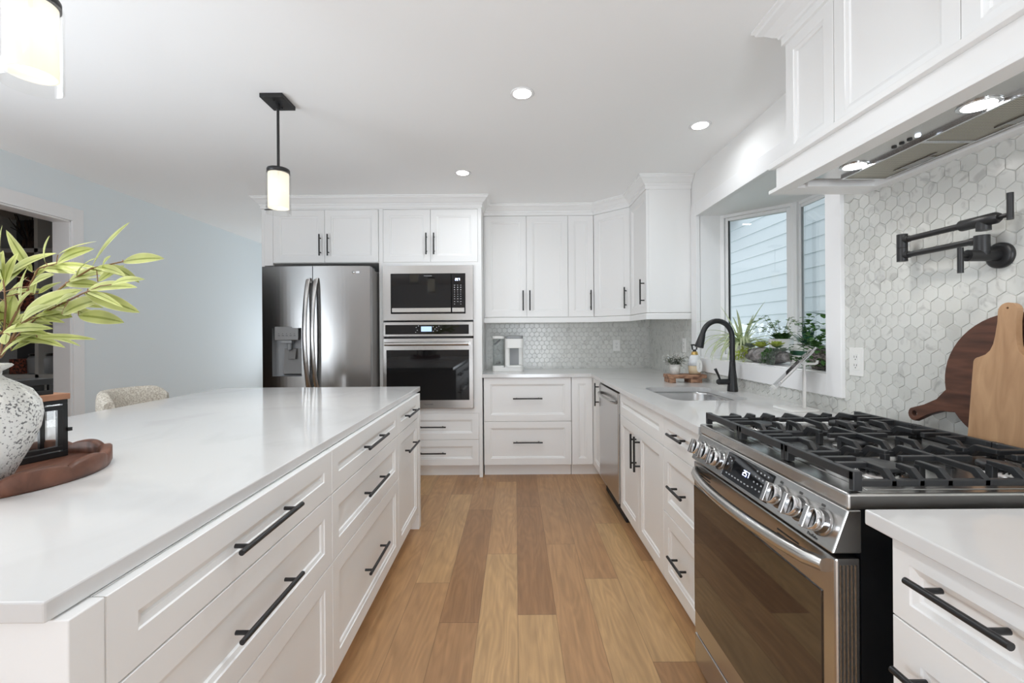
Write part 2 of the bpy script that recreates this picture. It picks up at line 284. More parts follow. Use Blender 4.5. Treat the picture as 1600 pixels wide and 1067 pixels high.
# ------------------------------------------------------------------ mesh helpers
class MB:
    def __init__(s): s.v = []; s.f = []; s.sm = []; s.uv = {}; s.fa = []; s.X = None
    def add(s, vs, fs, smooth=False, uvs=None, fa=0.0):
        o = len(s.v)
        for p in vs:
            p = Vector(p)
            s.v.append(s.X @ p if s.X is not None else p)
        if uvs:
            for i, u in enumerate(uvs): s.uv[o + i] = u
        for f in fs:
            s.f.append([o + i for i in f]); s.sm.append(smooth); s.fa.append(fa)
        return s
    def box(s, x0, x1, y0, y1, z0, z1):
        x0, x1 = min(x0, x1), max(x0, x1); y0, y1 = min(y0, y1), max(y0, y1); z0, z1 = min(z0, z1), max(z0, z1)
        v = [(x0, y0, z0), (x1, y0, z0), (x1, y1, z0), (x0, y1, z0), (x0, y0, z1), (x1, y0, z1), (x1, y1, z1), (x0, y1, z1)]
        return s.add(v, [(0, 3, 2, 1), (4, 5, 6, 7), (0, 1, 5, 4), (1, 2, 6, 5), (2, 3, 7, 6), (3, 0, 4, 7)])
    def prism(s, poly, axis, a0, a1, smooth=False):
        n = len(poly)
        def pt(u, v, a): return {'x': (a, u, v), 'y': (u, a, v), 'z': (u, v, a)}[axis]
        v = [pt(u, w_, a0) for u, w_ in poly] + [pt(u, w_, a1) for u, w_ in poly]
        s.add(v, [list(range(n))[::-1], list(range(n, 2 * n))])
        o = len(s.v) - 2 * n
        for i in range(n):
            j = (i + 1) % n
            s.f.append([o + i, o + j, o + n + j, o + n + i]); s.sm.append(smooth); s.fa.append(0.0)
        return s
    def tube(s, pts, r, seg=10, cap=True, closed=False):
        pts = [Vector(p) for p in pts]; n = len(pts)
        rs = r if isinstance(r, (list, tuple)) else [r] * n
        rings = []; up = None
        for i, p in enumerate(pts):
            if closed: t = (pts[(i + 1) % n] - pts[i - 1]).normalized()
            else:
                a = pts[max(i - 1, 0)]; b = pts[min(i + 1, n - 1)]; t = (b - a).normalized()
            if up is None:
                up = t.orthogonal().normalized()
            else:
                up = (up - t * up.dot(t))
                up = up.normalized() if up.length > 1e-6 else t.orthogonal().normalized()
            q = t.cross(up)
            rings.append([p + (up * math.cos(2 * PI * k / seg) + q * math.sin(2 * PI * k / seg)) * rs[i] for k in range(seg)])
        v = [x for rg in rings for x in rg]; f = []
        m = n if closed else n - 1
        for i in range(m):
            for k in range(seg):
                k2 = (k + 1) % seg; j = (i + 1) % n
                f.append((i * seg + k, i * seg + k2, j * seg + k2, j * seg + k))
        s.add(v, f, True)
        if cap and not closed:
            s.add(rings[0], [list(range(seg))[::-1]]); s.add(rings[-1], [list(range(seg))])
        return s
    def cyl(s, a, b, r, seg=20, r2=None): return s.tube([a, b], [r, r if r2 is None else r2], seg)
    def lathe(s, prof, c=(0, 0), seg=36, smooth=True, axis='z'):
        v = []; f = []; n = len(prof)
        for r, z in prof:
            for k in range(seg):
                a = 2 * PI * k / seg
                if axis == 'z': v.append((c[0] + r * math.cos(a), c[1] + r * math.sin(a), z))
                elif axis == 'x': v.append((z, c[0] + r * math.cos(a), c[1] + r * math.sin(a)))
                else: v.append((c[0] + r * math.sin(a), z, c[1] + r * math.cos(a)))
        for i in range(n - 1):
            for k in range(seg):
                k2 = (k + 1) % seg
                f.append((i * seg + k, i * seg + k2, (i + 1) * seg + k2, (i + 1) * seg + k))
        s.add(v, f, smooth)
        o = len(s.v) - len(v)
        if prof[0][0] > 1e-6: s.f.append([o + k for k in range(seg)][::-1]); s.sm.append(False); s.fa.append(0.)
        if prof[-1][0] > 1e-6: s.f.append([o + (n - 1) * seg + k for k in range(seg)]); s.sm.append(False); s.fa.append(0.)
        return s
    def ball(s, c, r, seg=14, rng=8):
        rx, ry, rz = r if isinstance(r, (tuple, list)) else (r, r, r)
        v = []; f = []
        for i in range(rng + 1):
            t = PI * i / rng
            for k in range(seg):
                a = 2 * PI * k / seg
                v.append((c[0] + rx * math.sin(t) * math.cos(a), c[1] + ry * math.sin(t) * math.sin(a), c[2] + rz * math.cos(t)))
        for i in range(rng):
            for k in range(seg):
                k2 = (k + 1) % seg
                f.append((i * seg + k, (i + 1) * seg + k, (i + 1) * seg + k2, i * seg + k2))
        return s.add(v, f, True)
    def panel(s, O, U, N, w_, h, st=0.057, t=0.02, V=(0, 0, 1), flat=False):
        """recessed panel door; O = lower corner of the front face, U across, V up, N out"""
        O, U, N, V = Vector(O), Vector(U).normalized(), Vector(N).normalized(), Vector(V)
        if flat: rings = [(0, -t), (0, -0.0015), (0.0015, 0)]
        else: rings = [(0, -t), (0, -0.0015), (0.0015, 0), (st, 0), (st + 0.002, -0.0035), (st + 0.013, -0.0065), (st + 0.016, -0.0115)]
        v = []; f = []
        for ins, d in rings:
            for (a, b) in ((ins, ins), (w_ - ins, ins), (w_ - ins, h - ins), (ins, h - ins)):
                v.append(O + U * a + V * b + N * d)
        for i in range(len(rings) - 1):
            for k in range(4):
                k2 = (k + 1) % 4
                f.append((i * 4 + k, i * 4 + k2, (i + 1) * 4 + k2, (i + 1) * 4 + k))
        f.append((3, 2, 1, 0)); q = (len(rings) - 1) * 4; f.append((q, q + 1, q + 2, q + 3))
        if U.cross(V).dot(N) < 0: f = [tuple(reversed(x)) for x in f]
        return s.add(v, f)
    def pull(s, Cc, D, N, L, r=0.0062, off=0.033):
        Cc, D, N = Vector(Cc), Vector(D).normalized(), Vector(N).normalized()
        s.cyl(Cc + N * off - D * L / 2, Cc + N * off + D * L / 2, r, 14)
        for k in (-1, 1):
            p = Cc + D * k * (L / 2 - 0.032); s.cyl(p, p + N * off, r * 0.82, 10)
        return s
    def leaf(s, base, d, up, L, W, droop=0.3, fold=0.15, seg=7, wide=0.45, twist=0.0):
        """blade leaf: starts at base going along d and bends away from 'up' by droop (radians over the length)"""
        base, d, up = Vector(base), Vector(d).normalized(), Vector(up)
        up = (up - d * up.dot(d))
        up = up.normalized() if up.length > 1e-5 else d.orthogonal().normalized()
        side = d.cross(up).normalized()
        v = []; uv = []; f = []; p = base.copy()
        for i in range(seg + 1):
            t = i / seg
            w_ = W * 0.5 * (math.sin(PI * min(1, t ** (math.log(0.5) / math.log(wide)))) ** 0.85 + (0.06 if t < 1 else 0.0))
            ang = droop * t
            dd = (d * math.cos(ang) - up * math.sin(ang)); uu = (up * math.cos(ang) + d * math.sin(ang))
            if twist:
                sd = side * math.cos(twist * t) + uu * math.sin(twist * t); un = uu * math.cos(twist * t) - side * math.sin(twist * t)
            else: sd, un = side, uu
            v += [p - sd * w_ + un * w_ * fold, p.copy(), p + sd * w_ + un * w_ * fold]; uv += [(0, t), (0.5, t), (1, t)]
            p = p + dd * (L / seg)
        for i in range(seg):
            a = i * 3
            f += [(a, a + 1, a + 4, a + 3), (a + 1, a + 2, a + 5, a + 4)]
        return s.add(v, f, True, uv)

ORG = {}
def obj(name, mb, m, parent=None, bevel=0.0, origin=None, bseg=2, subsurf=0):
    me = bpy.data.meshes.new(name)
    if parent is not None: og = ORG[parent]
    elif origin is not None: og = Vector(origin)
    else:
        xs = [p.x for p in mb.v]; ys = [p.y for p in mb.v]; zs = [p.z for p in mb.v]
        og = Vector(((min(xs) + max(xs)) / 2, (min(ys) + max(ys)) / 2, min(zs)))
    me.from_pydata([p - og for p in mb.v], [], mb.f)
    me.polygons.foreach_set('use_smooth', mb.sm)
    if mb.uv:
        ul = me.uv_layers.new(name='UVMap')
        for lp in me.loops: ul.data[lp.index].uv = mb.uv.get(lp.vertex_index, (0.3, 0.5))
    if any(mb.fa):
        at = me.attributes.new('tile', 'FLOAT', 'FACE'); at.data.foreach_set('value', mb.fa)
    me.materials.append(M[m] if isinstance(m, str) else m)
    o = bpy.data.objects.new(name, me); C.objects.link(o)
    if parent is not None: o.parent = parent
    else: o.location = og
    ORG[o] = og
    if bevel:
        b = o.modifiers.new('edges', 'BEVEL'); b.width = bevel; b.segments = bseg; b.limit_method = 'ANGLE'; b.angle_limit = math.radians(40)
    if subsurf:
        q = o.modifiers.new('smooth', 'SUBSURF'); q.levels = subsurf; q.render_levels = subsurf
    return o
def thing(name, label, cat, loc, group=None):
    o = bpy.data.objects.new(name, None); C.objects.link(o); o.location = loc; o.empty_display_size = 0.1
    ORG[o] = Vector(loc); return tag(o, label, cat, group)
def tag(o, label, cat, group=None):
    o['label'] = label; o['category'] = cat
    if group: o['group'] = group
    return o
def struct(name, mb, m, parent=None, bevel=0.0):
    o = obj(name, mb, m, parent, bevel, origin=(0, 0, 0) if parent is None else None)
    if parent is None: o['kind'] = 'structure'
    return o
def dup(root, loc, label, rotz=None):
    r = root.copy(); C.objects.link(r); r.location = loc; r['label'] = label
    if rotz is not None: r.rotation_euler = (0, 0, rotz)
    def rec(a, b):
        for ch in list(a.children):
            c = ch.copy(); C.objects.link(c); c.parent = b; rec(ch, c)
    rec(root, r)
    return r
def text_mesh(name, s, size, m, parent, loc, xdir, ydir, depth=0.0008, align='CENTER'):
    """raised lettering as a mesh; xdir reading direction, ydir up"""
    cu = bpy.data.curves.new(name, 'FONT'); cu.body = s; cu.size = size; cu.extrude = depth; cu.align_x = align; cu.align_y = 'CENTER'
    t = bpy.data.objects.new(name, cu); C.objects.link(t)
    dg = bpy.context.evaluated_depsgraph_get(); me = bpy.data.meshes.new_from_object(t.evaluated_get(dg))
    bpy.data.objects.remove(t)
    X_, Y_ = Vector(xdir).normalized(), Vector(ydir).normalized(); Z_ = X_.cross(Y_)
    mb = MB(); mb.add([Vector(loc) + X_ * p.co.x + Y_ * p.co.y + Z_ * p.co.z for p in me.vertices], [list(p.vertices) for p in me.polygons])
    bpy.data.meshes.remove(me)
    return obj(name, mb, m, parent)
def door(parent, O, U, N, w_, h, handle=None, st=0.057, name='door', hname='handle'):
    d = obj(name, MB().panel(O, U, N, w_, h, st), 'cab', parent)
    if handle:
        cc, D, L = handle
        obj(hname, MB().pull(cc, D, N, L), 'black', d)
    return d

# ------------------------------------------------------------------ room shell
XR, YB, ZC, XL, YR = 1.42, 4.52, 2.50, -3.32, -3.0
WY0, WY1, WZ0, WZ1 = 1.965, 3.335, 1.088, 2.152      # bay opening
struct('floor', MB().box(-6.0, XR + 0.1, YR - 0.1, 6.6, -0.06, 0), 'floor')
struct('ceiling', MB().box(-6.0, XR + 0.15, YR - 0.1, 6.6, ZC, ZC + 0.12), 'ceil')
DY0, DY1, DZ = 1.55, 3.335, 2.15                     # opening in the left wall
mb = MB()
mb.box(XL - 0.13, XL, YR, DY0, 0, ZC); mb.box(XL - 0.13, XL, DY1, 6.5, 0, ZC); mb.box(XL - 0.13, XL, DY0, DY1, DZ, ZC)
struct('wall_left', mb, 'wall_blue')
mb = MB()
e = .006
mb.box(XR, XR + 0.14, YR, WY0 - e, 0, ZC); mb.box(XR, XR + 0.14, WY1 + e, YB + 0.14, 0, ZC)
mb.box(XR, XR + 0.14, WY0 - e, WY1 + e, WZ1 + e, ZC); mb.box(XR, XR + 0.14, WY0 - e, WY1 + e, 0, WZ0 - 0.02)
wall_r = struct('wall_right', mb, 'wall')
wall_b = struct('wall_back', MB().box(-2.22, XR, YB, YB + 0.14, 0, ZC), 'wall')
struct('wall_far', MB().box(-6.0, -2.2, 6.5, 6.6, 0, ZC), 'wall_blue')
mb = MB(); mb.box(-6.0, -.15, YR - 0.1, YR, 0, ZC); mb.box(1.05, XR + .1, YR - 0.1, YR, 0, ZC); mb.box(-.15, 1.05, YR - 0.1, YR, 2.35, ZC)
struct('wall_rear', mb, 'wall')
# trim around the left opening
mb = MB()
mb.box(XL, XL + 0.014, DY1, DY1 + 0.086, 0, DZ + 0.10); mb.box(XL, XL + 0.014, DY0 - 0.086, DY0, 0, DZ + 0.10); mb.box(XL, XL + 0.014, DY0, DY1, DZ, DZ + 0.10)
mb.box(XL - 0.13, XL, DY1 - 0.012, DY1, 0, DZ); mb.box(XL - 0.13, XL, DY0, DY0 + 0.012, 0, DZ); mb.box(XL - 0.13, XL, DY0, DY1, DZ - 0.012, DZ)
struct('trim_1', mb, 'trim', bevel=0.002)
mb = MB(); mb.box(XL, XL + 0.014, DY1 + 0.087, 6.5, 0, 0.11); mb.box(XL, XL + 0.014, YR, DY0 - 0.087, 0, 0.11)
struct('baseboard_left', mb, 'trim', bevel=0.002)
# dim room beyond
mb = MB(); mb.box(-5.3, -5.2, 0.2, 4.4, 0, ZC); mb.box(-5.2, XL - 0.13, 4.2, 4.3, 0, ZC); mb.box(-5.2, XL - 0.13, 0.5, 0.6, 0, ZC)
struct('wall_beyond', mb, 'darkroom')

# tiles: real hexagons
def hex_wall(name, parent, fn, u0, u1, v0, v1, holes, m='tile', R=0.0292):
    mb = MB(); W_ = math.sqrt(3) * R; g = 0.0008
    def clip(poly):
        for ax, lim, sgn in ((0, u0, 1), (0, u1, -1), (1, v0, 1), (1, v1, -1)):
            out = []
            for i in range(len(poly)):
                a, b = poly[i - 1], poly[i]
                da, db = (a[ax] - lim) * sgn, (b[ax] - lim) * sgn
                if da * db < 0:
                    t = da / (da - db); out.append((a[0] + (b[0] - a[0]) * t, a[1] + (b[1] - a[1]) * t))
                if db >= 0: out.append(b)
            poly = out
            if len(poly) < 3: return []
        return poly
    rr = int((v1 - v0) / (1.5 * R)) + 3; cc = int((u1 - u0) / W_) + 3
    for j in range(-1, rr):
        for i in range(-1, cc):
            cx = u0 + i * W_ + (W_ / 2 if j % 2 else 0); cy = v0 + j * 1.5 * R
            if any(a < cx < b and c < cy < d for a, b, c, d in holes): continue
            r1 = R - g; poly = [(cx + r1 * math.sin(PI / 3 * k), cy + r1 * math.cos(PI / 3 * k)) for k in range(6)]
            top = [(cx + (r1 - .0012) * math.sin(PI / 3 * k), cy + (r1 - .0012) * math.cos(PI / 3 * k)) for k in range(6)]
            inside = all(u0 <= x <= u1 and v0 <= y <= v1 for x, y in poly)
            rv = random.random() * 0.998 + 0.001
            if inside:
                v = [fn(x, y, 0.001) for x, y in poly] + [fn(x, y, 0.004) for x, y in top]
                mb.add(v, [(6, 7, 8, 9, 10, 11)] + [(k, (k + 1) % 6, 6 + (k + 1) % 6, 6 + k) for k in range(6)], False, None, rv)
            else:
                p = clip(poly)
                if p: mb.add([fn(x, y, 0.004) for x, y in p], [list(range(len(p)))], False, None, rv)
    return obj(name, mb, m, parent)
CT = 0.915
TR1 = 1.86
wy = [(WY0 - 0.06, WY1 + 0.06, 1.02, 3.0)]
obj('grout_bed', MB().box(XR - 0.002, XR, 0.2, WY0 - .05, CT - .03, TR1).box(XR - 0.002, XR, WY0 - .05, WY1 + .05, CT - .03, WZ0 - .05).box(XR - 0.002, XR, WY1 + .05, YB, CT - .03, 1.60), 'grout', wall_r)
hex_wall('tile_backsplash', wall_r, lambda u, v, d: (XR - 0.001 - d, u, v), 0.2, WY1 + 0.06, CT, TR1, wy)
hex_wall('tile_backsplash', wall_r, lambda u, v, d: (XR - 0.001 - d, u, v), WY1 + 0.06, YB - .004, CT, 1.60, [])
obj('grout_bed', MB().box(-0.26, XR, YB - 0.002, YB, CT - .03, 1.45), 'grout', wall_b)
hex_wall('tile_backsplash', wall_b, lambda u, v, d: (u, YB - 0.001 - d, v), -0.245, XR - .004, CT, 1.44, [])

# bay window
CW = 0.092
mb = MB(); x0, x1 = XR - 0.022, XR + .012
mb.box(x0, x1, WY0 - CW, WY0, WZ0 - 0.10, WZ1 + 0.10); mb.box(x0, x1, WY1, WY1 + CW, WZ0 - 0.10, WZ1 + 0.10)
mb.box(x0, x1, WY0, WY1, WZ1, WZ1 + 0.10); mb.box(x0, x1, WY0, WY1, WZ0 - 0.10, WZ0 - 0.004)
struct('trim_2', mb, 'trim', bevel=0.0015)
P = [(XR, WY1), (1.585, WY1), (1.945, WY1 - 0.345), (1.945, WY0 + 0.345), (1.585, WY0), (XR, WY0)]
mb = MB()
outer = [(XR + .008, WY1 + .12), (1.63, WY1 + .12), (2.06, WY1 - 0.31), (2.06, WY0 + 0.31), (1.63, WY0 - .12), (XR + .008, WY0 - .12)]
mb.prism(outer[::-1], 'z', WZ0 - 0.10, WZ0); mb.prism(outer[::-1], 'z', WZ1, WZ1 + 0.12)
mb.prism([(XR + .008, WY1), (XR + .008, WY1 + .12), (1.63, WY1 + .12), (1.585, WY1)], 'z', WZ0, WZ1); mb.prism([(XR + .008, WY0), (1.585, WY0), (1.63, WY0 - .12), (XR + .008, WY0 - .12)], 'z', WZ0, WZ1)
for a, b in ((P[1], (1.63, WY1 + .12)), (P[2], (2.06, WY1 - .31)), (P[3], (2.06, WY0 + .31)), (P[4], (1.63, WY0 - .12))):
    pass
struct('trim_3', mb, 'trim')
def window(idx, a, b, label):
    """framed sash between plan points a and b"""
    a, b = Vector((*a, 0)), Vector((*b, 0)); d = (b - a).normalized(); nrm = Vector((d.y, -d.x, 0)) * 1.0
    if nrm.x < 0: nrm = -nrm
    L = (b - a).length
    X = Matrix(((d.x, nrm.x, 0, a.x), (d.y, nrm.y, 0, a.y), (0, 0, 1, 0), (0, 0, 0, 1)))
    f = MB(); f.X = X
    z0, z1 = WZ0, WZ1
    i, j, dp = (0.028, 0.055, .09) if idx != 2 else (.010, .030, .026)
    f.box(0, i, 0, dp, z0, z1); f.box(L - i, L, 0, dp, z0, z1); f.box(i, L - i, 0, dp, z0, z0 + 0.022); f.box(i, L - i, 0, dp, z1 - 0.022, z1)
    o = struct('window_%d' % idx, f, 'trim', bevel=0.002)
    f = MB(); f.X = X
    s0, s1, p0_ = (.02, .065, .04) if idx != 2 else (.003, .018, .008)
    f.box(i, j, s0, s1, z0 + .022, z1 - .022); f.box(L - j, L - i, s0, s1, z0 + .022, z1 - .022); f.box(j, L - j, s0, s1, z0 + .022, z0 + .045); f.box(j, L - j, s0, s1, z1 - .045, z1 - .022)
    obj('sash', f, 'trim', o, bevel=0.003)
    f = MB(); f.X = X; f.box(j, L - j, p0_, p0_ + .006, z0 + .045, z1 - .045); obj('pane', f, 'glass', o)
    f = MB(); f.X = X; f.box(j - .003, j + .003, s0 - .004, p0_, z0 + .045, z1 - .045); obj('gasket', f, 'dark' if idx == 1 else 'plastic_g', o)
window(1, (1.581, WY1 - .001), (1.930, WY1 - 0.337), ''); window(2, (1.945, WY1 - 0.352), (1.945, WY0 + 0.352), ''); window(3, (1.930, WY0 + 0.337), (1.581, WY0 + .001), '')
mb = MB()
for sg, yy in ((1, WY1 - .344), (-1, WY0 + .344)):
    mb.prism([(1.926, yy - .014), (1.922, yy + .014), (1.975, yy + .05), (1.965, yy - .008)] if sg > 0 else [(1.922, yy - .014), (1.926, yy + .014), (1.965, yy + .008), (1.975, yy - .05)], 'z', WZ0, WZ1)
struct('trim_4', mb, 'trim', bevel=0.003)

# house next door
mb = MB(); ex = 0.195
z = -0.6
while z < 4.6:
    mb.add([(4.0, -2, z), (4.0, 14, z), (4.018, 14, z + ex), (4.018, -2, z + ex), (4.03, -2, z), (4.03, 14, z)], [(0, 1, 2, 3), (0, 4, 5, 1)]); z += ex
hs = thing('neighbouring_house', 'pale blue lap-sided house wall outside the bay window', 'house', (4.0, 6, -0.6))
obj('siding', mb, 'siding', hs)
obj('wall_core', MB().box(4.035, 4.3, -2, 14, -.6, 4.6), 'siding', hs)
obj('eave', MB().box(3.45, 4.0, 7.75, 13, 3.31, 3.45), 'eave', hs)
struct('ground', MB().box(1.6, 30, -15, 30, -0.65, -0.6), 'grass')

# ------------------------------------------------------------------ kitchen cabinets
FX, IX = 0.722, -0.612            # door face of the right run / of the island
BY, UY = 3.93, 4.21               # door faces of the back base and tall units / of the back wall units
zb, zt = 0.105, 0.882
def bx(*a): return MB().box(*a)
NX, NY, PX = (-1, 0, 0), (0, -1, 0), (1, 0, 0)
G = 0.0016
# island units
def isl_drawer(t, y0, y1, z0, z1, L=0.275):
    return door(t, (IX, y0 + G, z0 + G), (0, 1, 0), PX, y1 - y0 - 2 * G, z1 - z0 - 2 * G, (((IX, (y0 + y1) / 2, (z0 + z1) / 2 if z1 - z0 < .3 else (z0 + z1) / 2)), (0, 1, 0), L), name='drawer')
iy = [0.662, 1.497, 2.372, 2.880]
for i, lb in enumerate(('widest white three-drawer island unit, at the near end of the island', 'white three-drawer island unit between the wide drawers and the narrow door unit')):
    y0, y1 = iy[i], iy[i + 1]
    t = thing('island_drawer_cabinet', lb, 'cabinet', ((-1.0), (y0 + y1) / 2, 0))
    obj('body', bx(-1.25, IX - .021, y0, y1, 0.1, zt), 'cab', t)
    obj('plinth', bx(-1.2, IX - .085, y0, y1, 0, 0.1), 'cab', t)
    isl_drawer(t, y0, y1, 0.732, zt); isl_drawer(t, y0, y1, 0.500, 0.732)
    d = door(t, (IX, y0 + G, zb + G), (0, 1, 0), PX, y1 - y0 - 2 * G, .5 - zb - 2 * G, ((IX, (y0 + y1) / 2, .298), (0, 1, 0), 0.275), name='drawer')
y0, y1 = iy[2], iy[3]
t = thing('island_pullout_cabinet', 'narrow white island unit with a small drawer over a tall pull-out door', 'cabinet', (-1.0, (y0 + y1) / 2, 0))
obj('body', bx(-1.25, IX - .021, y0, y1, 0.1, zt), 'cab', t); obj('plinth', bx(-1.2, IX - .085, y0, y1, 0, 0.1), 'cab', t)
isl_drawer(t, y0, y1, 0.732, zt, 0.26)
door(t, (IX, y0 + G, zb + G), (0, 1, 0), PX, y1 - y0 - 2 * G, .732 - zb - 2 * G, ((IX, (y0 + y1) / 2, .608), (0, 1, 0), .26))
for y0, y1, lb in ((0.605, 0.660, 'white end panel closing the near end of the island under the worktop'), (2.882, 2.935, 'white end post of the island, at the end facing the ovens')):
    tag(obj('end_panel', bx(-1.62, IX + .002, y0, y1, 0, zt), 'cab', None, bevel=.002), lb, 'panel')
tag(obj('back_panel', bx(-1.27, -1.252, .662, 2.88, 0, zt), 'cab', None), 'white back panel of the island on the seating side', 'panel')
tag(obj('island_worktop', bx(-1.985, -.629, .592, 3.035, .885, CT), 'quartz', None, bevel=.003), 'long white quartz worktop covering the island', 'worktop')

# right run
def right_unit(name, label, y0, y1, loc=None):
    t = thing(name, label, 'cabinet', (1.05, (y0 + y1) / 2, 0))
    obj('plinth', bx(FX + .065, 1.35, y0, y1, 0, .1), 'cab', t)
    return t
def rdoor(t, y0, y1, z0, z1, handle=None, name='door'):
    return door(t, (FX, y1 - G, z0 + G), (0, -1, 0), NX, y1 - y0 - 2 * G, z1 - z0 - 2 * G, handle, name=name)
Ya, Yb, Yc, Yd, Ye = 1.672, 2.112, 2.955, 3.585, 3.93
t = right_unit('drawer_cabinet', 'white three-drawer base unit between the range and the sink unit', Ya, Yb)
obj('body', bx(FX + .021, 1.40, Ya, Yb, .1, zt), 'cab', t)
for z0, z1 in ((.731, zt), (.427, .731), (zb, .427)):
    rdoor(t, Ya, Yb, z0, z1, ((FX, (Ya + Yb) / 2, (z0 + z1) / 2 + (.012 if z1 - z0 < .2 else .005)), (0, 1, 0), .16), 'drawer')
t = right_unit('sink_cabinet', 'white two-door base unit under the sink with a false drawer front', Yb, Yc)
mb = MB(); mb.box(FX + .021, 1.40, Yb, Yb + .018, .1, zt).box(FX + .021, 1.40, Yc - .018, Yc, .1, zt).box(FX + .021, 1.40, Yb, Yc, .1, .12).box(FX + .021, FX + .04, Yb, Yc, .70, zt)
obj('body', mb, 'cab', t)
rdoor(t, Yb, Yc, .731, zt, None, 'false_front'); ym = (Yb + Yc) / 2
rdoor(t, Yb, ym, zb, .731, ((FX, ym - .035, .585), (0, 0, 1), .20)); rdoor(t, ym, Yc, zb, .731, ((FX, ym + .035, .585), (0, 0, 1), .20))
t = thing('corner_base_cabinet', 'white corner base unit with a folding pair of narrow doors left of the dishwasher', 'cabinet', (1.0, 4.15, 0))
mb = MB(); mb.box(.535, 1.40, BY + .021, YB - .01, .1, zt).box(FX + .021, 1.40, Yd + .004, BY + .021, .1, zt); obj('body', mb, 'cab', t)
mb = MB(); mb.box(.535, 1.35, BY + .065, 4.4, 0, .1).box(FX + .065, 1.35, Yd + .004, BY + .065, 0, .1); obj('plinth', mb, 'cab', t)
door(t, (.533, BY, zb), (1, 0, 0), NY, FX - .003 - .533, zt - zb)
door(t, (FX, BY - .003, zb), (0, -1, 0), NX, BY - .003 - Yd - .01, zt - zb, ((FX, Yd + .075, .765), (0, 0, 1), .19))
# dishwasher
t = thing('dishwasher', 'built-in stainless steel dishwasher beside the corner unit', 'dishwasher', (1.0, (Yc + Yd) / 2, 0))
obj('tub', bx(FX + .03, 1.34, Yc + .006, Yd - .004, .1, .87), 'plastic_g', t)
dd = obj('door', bx(FX - .012, FX + .028, Yc + .006, Yd - .004, .125, .868), 'steel', t, bevel=.004)
mb = MB(); n = 12
mb.tube([(FX - .012 - .040 * (math.sin(PI * k / n) ** .5), Yc + .05 + (Yd - Yc - .1) * k / n, .80) for k in range(n + 1)], .013, 10); obj('handle', mb, 'steel_h', dd)
obj('kick_plate', bx(FX + .04, FX + .055, Yc + .006, Yd - .004, 0, .118), 'dark', t)
# near base unit
t = thing('drawer_cabinet', 'white drawer base unit on the near side of the range, cut by the frame', 'cabinet', (1.05, .45, 0))
obj('body', bx(FX + .021, 1.40, .05, .843, .1, zt), 'cab', t); obj('plinth', bx(FX + .065, 1.35, .05, .843, 0, .1), 'cab', t)
def ndoor(z0, z1, hz, hy=.70):
    rdoor(t, .54, .843, z0, z1, ((FX, hy, hz), (0, 1, 0), .155), 'drawer')
door(t, (FX, .841, .735), (0, -1, 0), NX, .30, zt - .737, ((FX, .694, .832), (0, 1, 0), .165), name='drawer', st=.036)
door(t, (FX, .841, zb), (0, -1, 0), NX, .30, .732 - zb, ((FX, .70, .655), (0, 1, 0), .21), name='drawer')
door(t, (FX, .538, zb), (0, -1, 0), NX, .48, zt - zb - .002, None)
# back base drawers
t = thing('drawer_cabinet', 'white two-drawer base unit beside the tall oven unit', 'cabinet', (.14, 4.2, 0))
obj('body', bx(-.25, .530, BY + .021, YB - .01, .1, zt), 'cab', t); obj('plinth', bx(-.25, .530, BY + .065, 4.4, 0, .1), 'cab', t)
for z0, z1 in ((.492, zt), (zb, .492)):
    door(t, (-.25 + G, BY, z0 + G), (1, 0, 0), NY, .78 - 2 * G, z1 - z0 - 2 * G, ((.14, BY, (z0 + z1) / 2 + .012), (1, 0, 0), .26), name='drawer')

# worktops: L shape with a cut-out for the sink
def rrect(x0, x1, y0, y1, r, n=6):
    p = []
    for cx, cy, a0 in ((x1 - r, y1 - r, 0), (x0 + r, y1 - r, 90), (x0 + r, y0 + r, 180), (x1 - r, y0 + r, 270)):
        for k in range(n + 1):
            a = math.radians(a0 + 90 * k / n); p.append((cx + r * math.cos(a), cy + r * math.sin(a)))
    return p
SX0, SX1, SY0, SY1, SR = 0.855, 1.268, 2.315, 2.895, 0.085
def slab_with_hole(outer, hole, z0, z1):
    bm = bmesh.new(); edges = []
    for lp in (outer, hole):
        vs = [bm.verts.new((x, y, z0)) for x, y in lp]
        for i in range(len(vs)): edges.append(bm.edges.new((vs[i - 1], vs[i])))
    bmesh.ops.triangle_fill(bm, use_beauty=True, use_dissolve=False, edges=edges)
    ex_ = bmesh.ops.extrude_face_region(bm, geom=list(bm.faces))
    bmesh.ops.translate(bm, vec=(0, 0, z1 - z0), verts=[g for g in ex_['geom'] if isinstance(g, bmesh.types.BMVert)])
    bmesh.ops.recalc_face_normals(bm, faces=list(bm.faces))
    bm.verts.index_update(); mb = MB(); mb.add([v.co.copy() for v in bm.verts], [[v.index for v in f.verts] for f in bm.faces]); bm.free()
    return mb
EX = FX - .018; WB = XR - .006; WYb = YB - .006
outer = [(-.262, BY - .025), (EX, BY - .025), (EX, 1.668), (WB, 1.668), (WB, WYb), (-.262, WYb)]
EX2 = .738 - .004
outer = [(-.262, 3.905), (EX2 - .0, 3.905), (EX2, 1.668), (WB, 1.668), (WB, WYb), (-.262, WYb)]
outer = [(x if x != EX2 else .704, y) for x, y in outer]
tag(obj('worktop', slab_with_hole(outer, rrect(SX0, SX1, SY0, SY1, SR), .885, CT), 'quartz'), 'white quartz L-shaped worktop around the sink and along the back wall', 'worktop')
tag(obj('worktop', bx(.704, WB, .05, .884, .885, CT), 'quartz', None, bevel=.003), 'short white quartz worktop on the near side of the range', 'worktop')
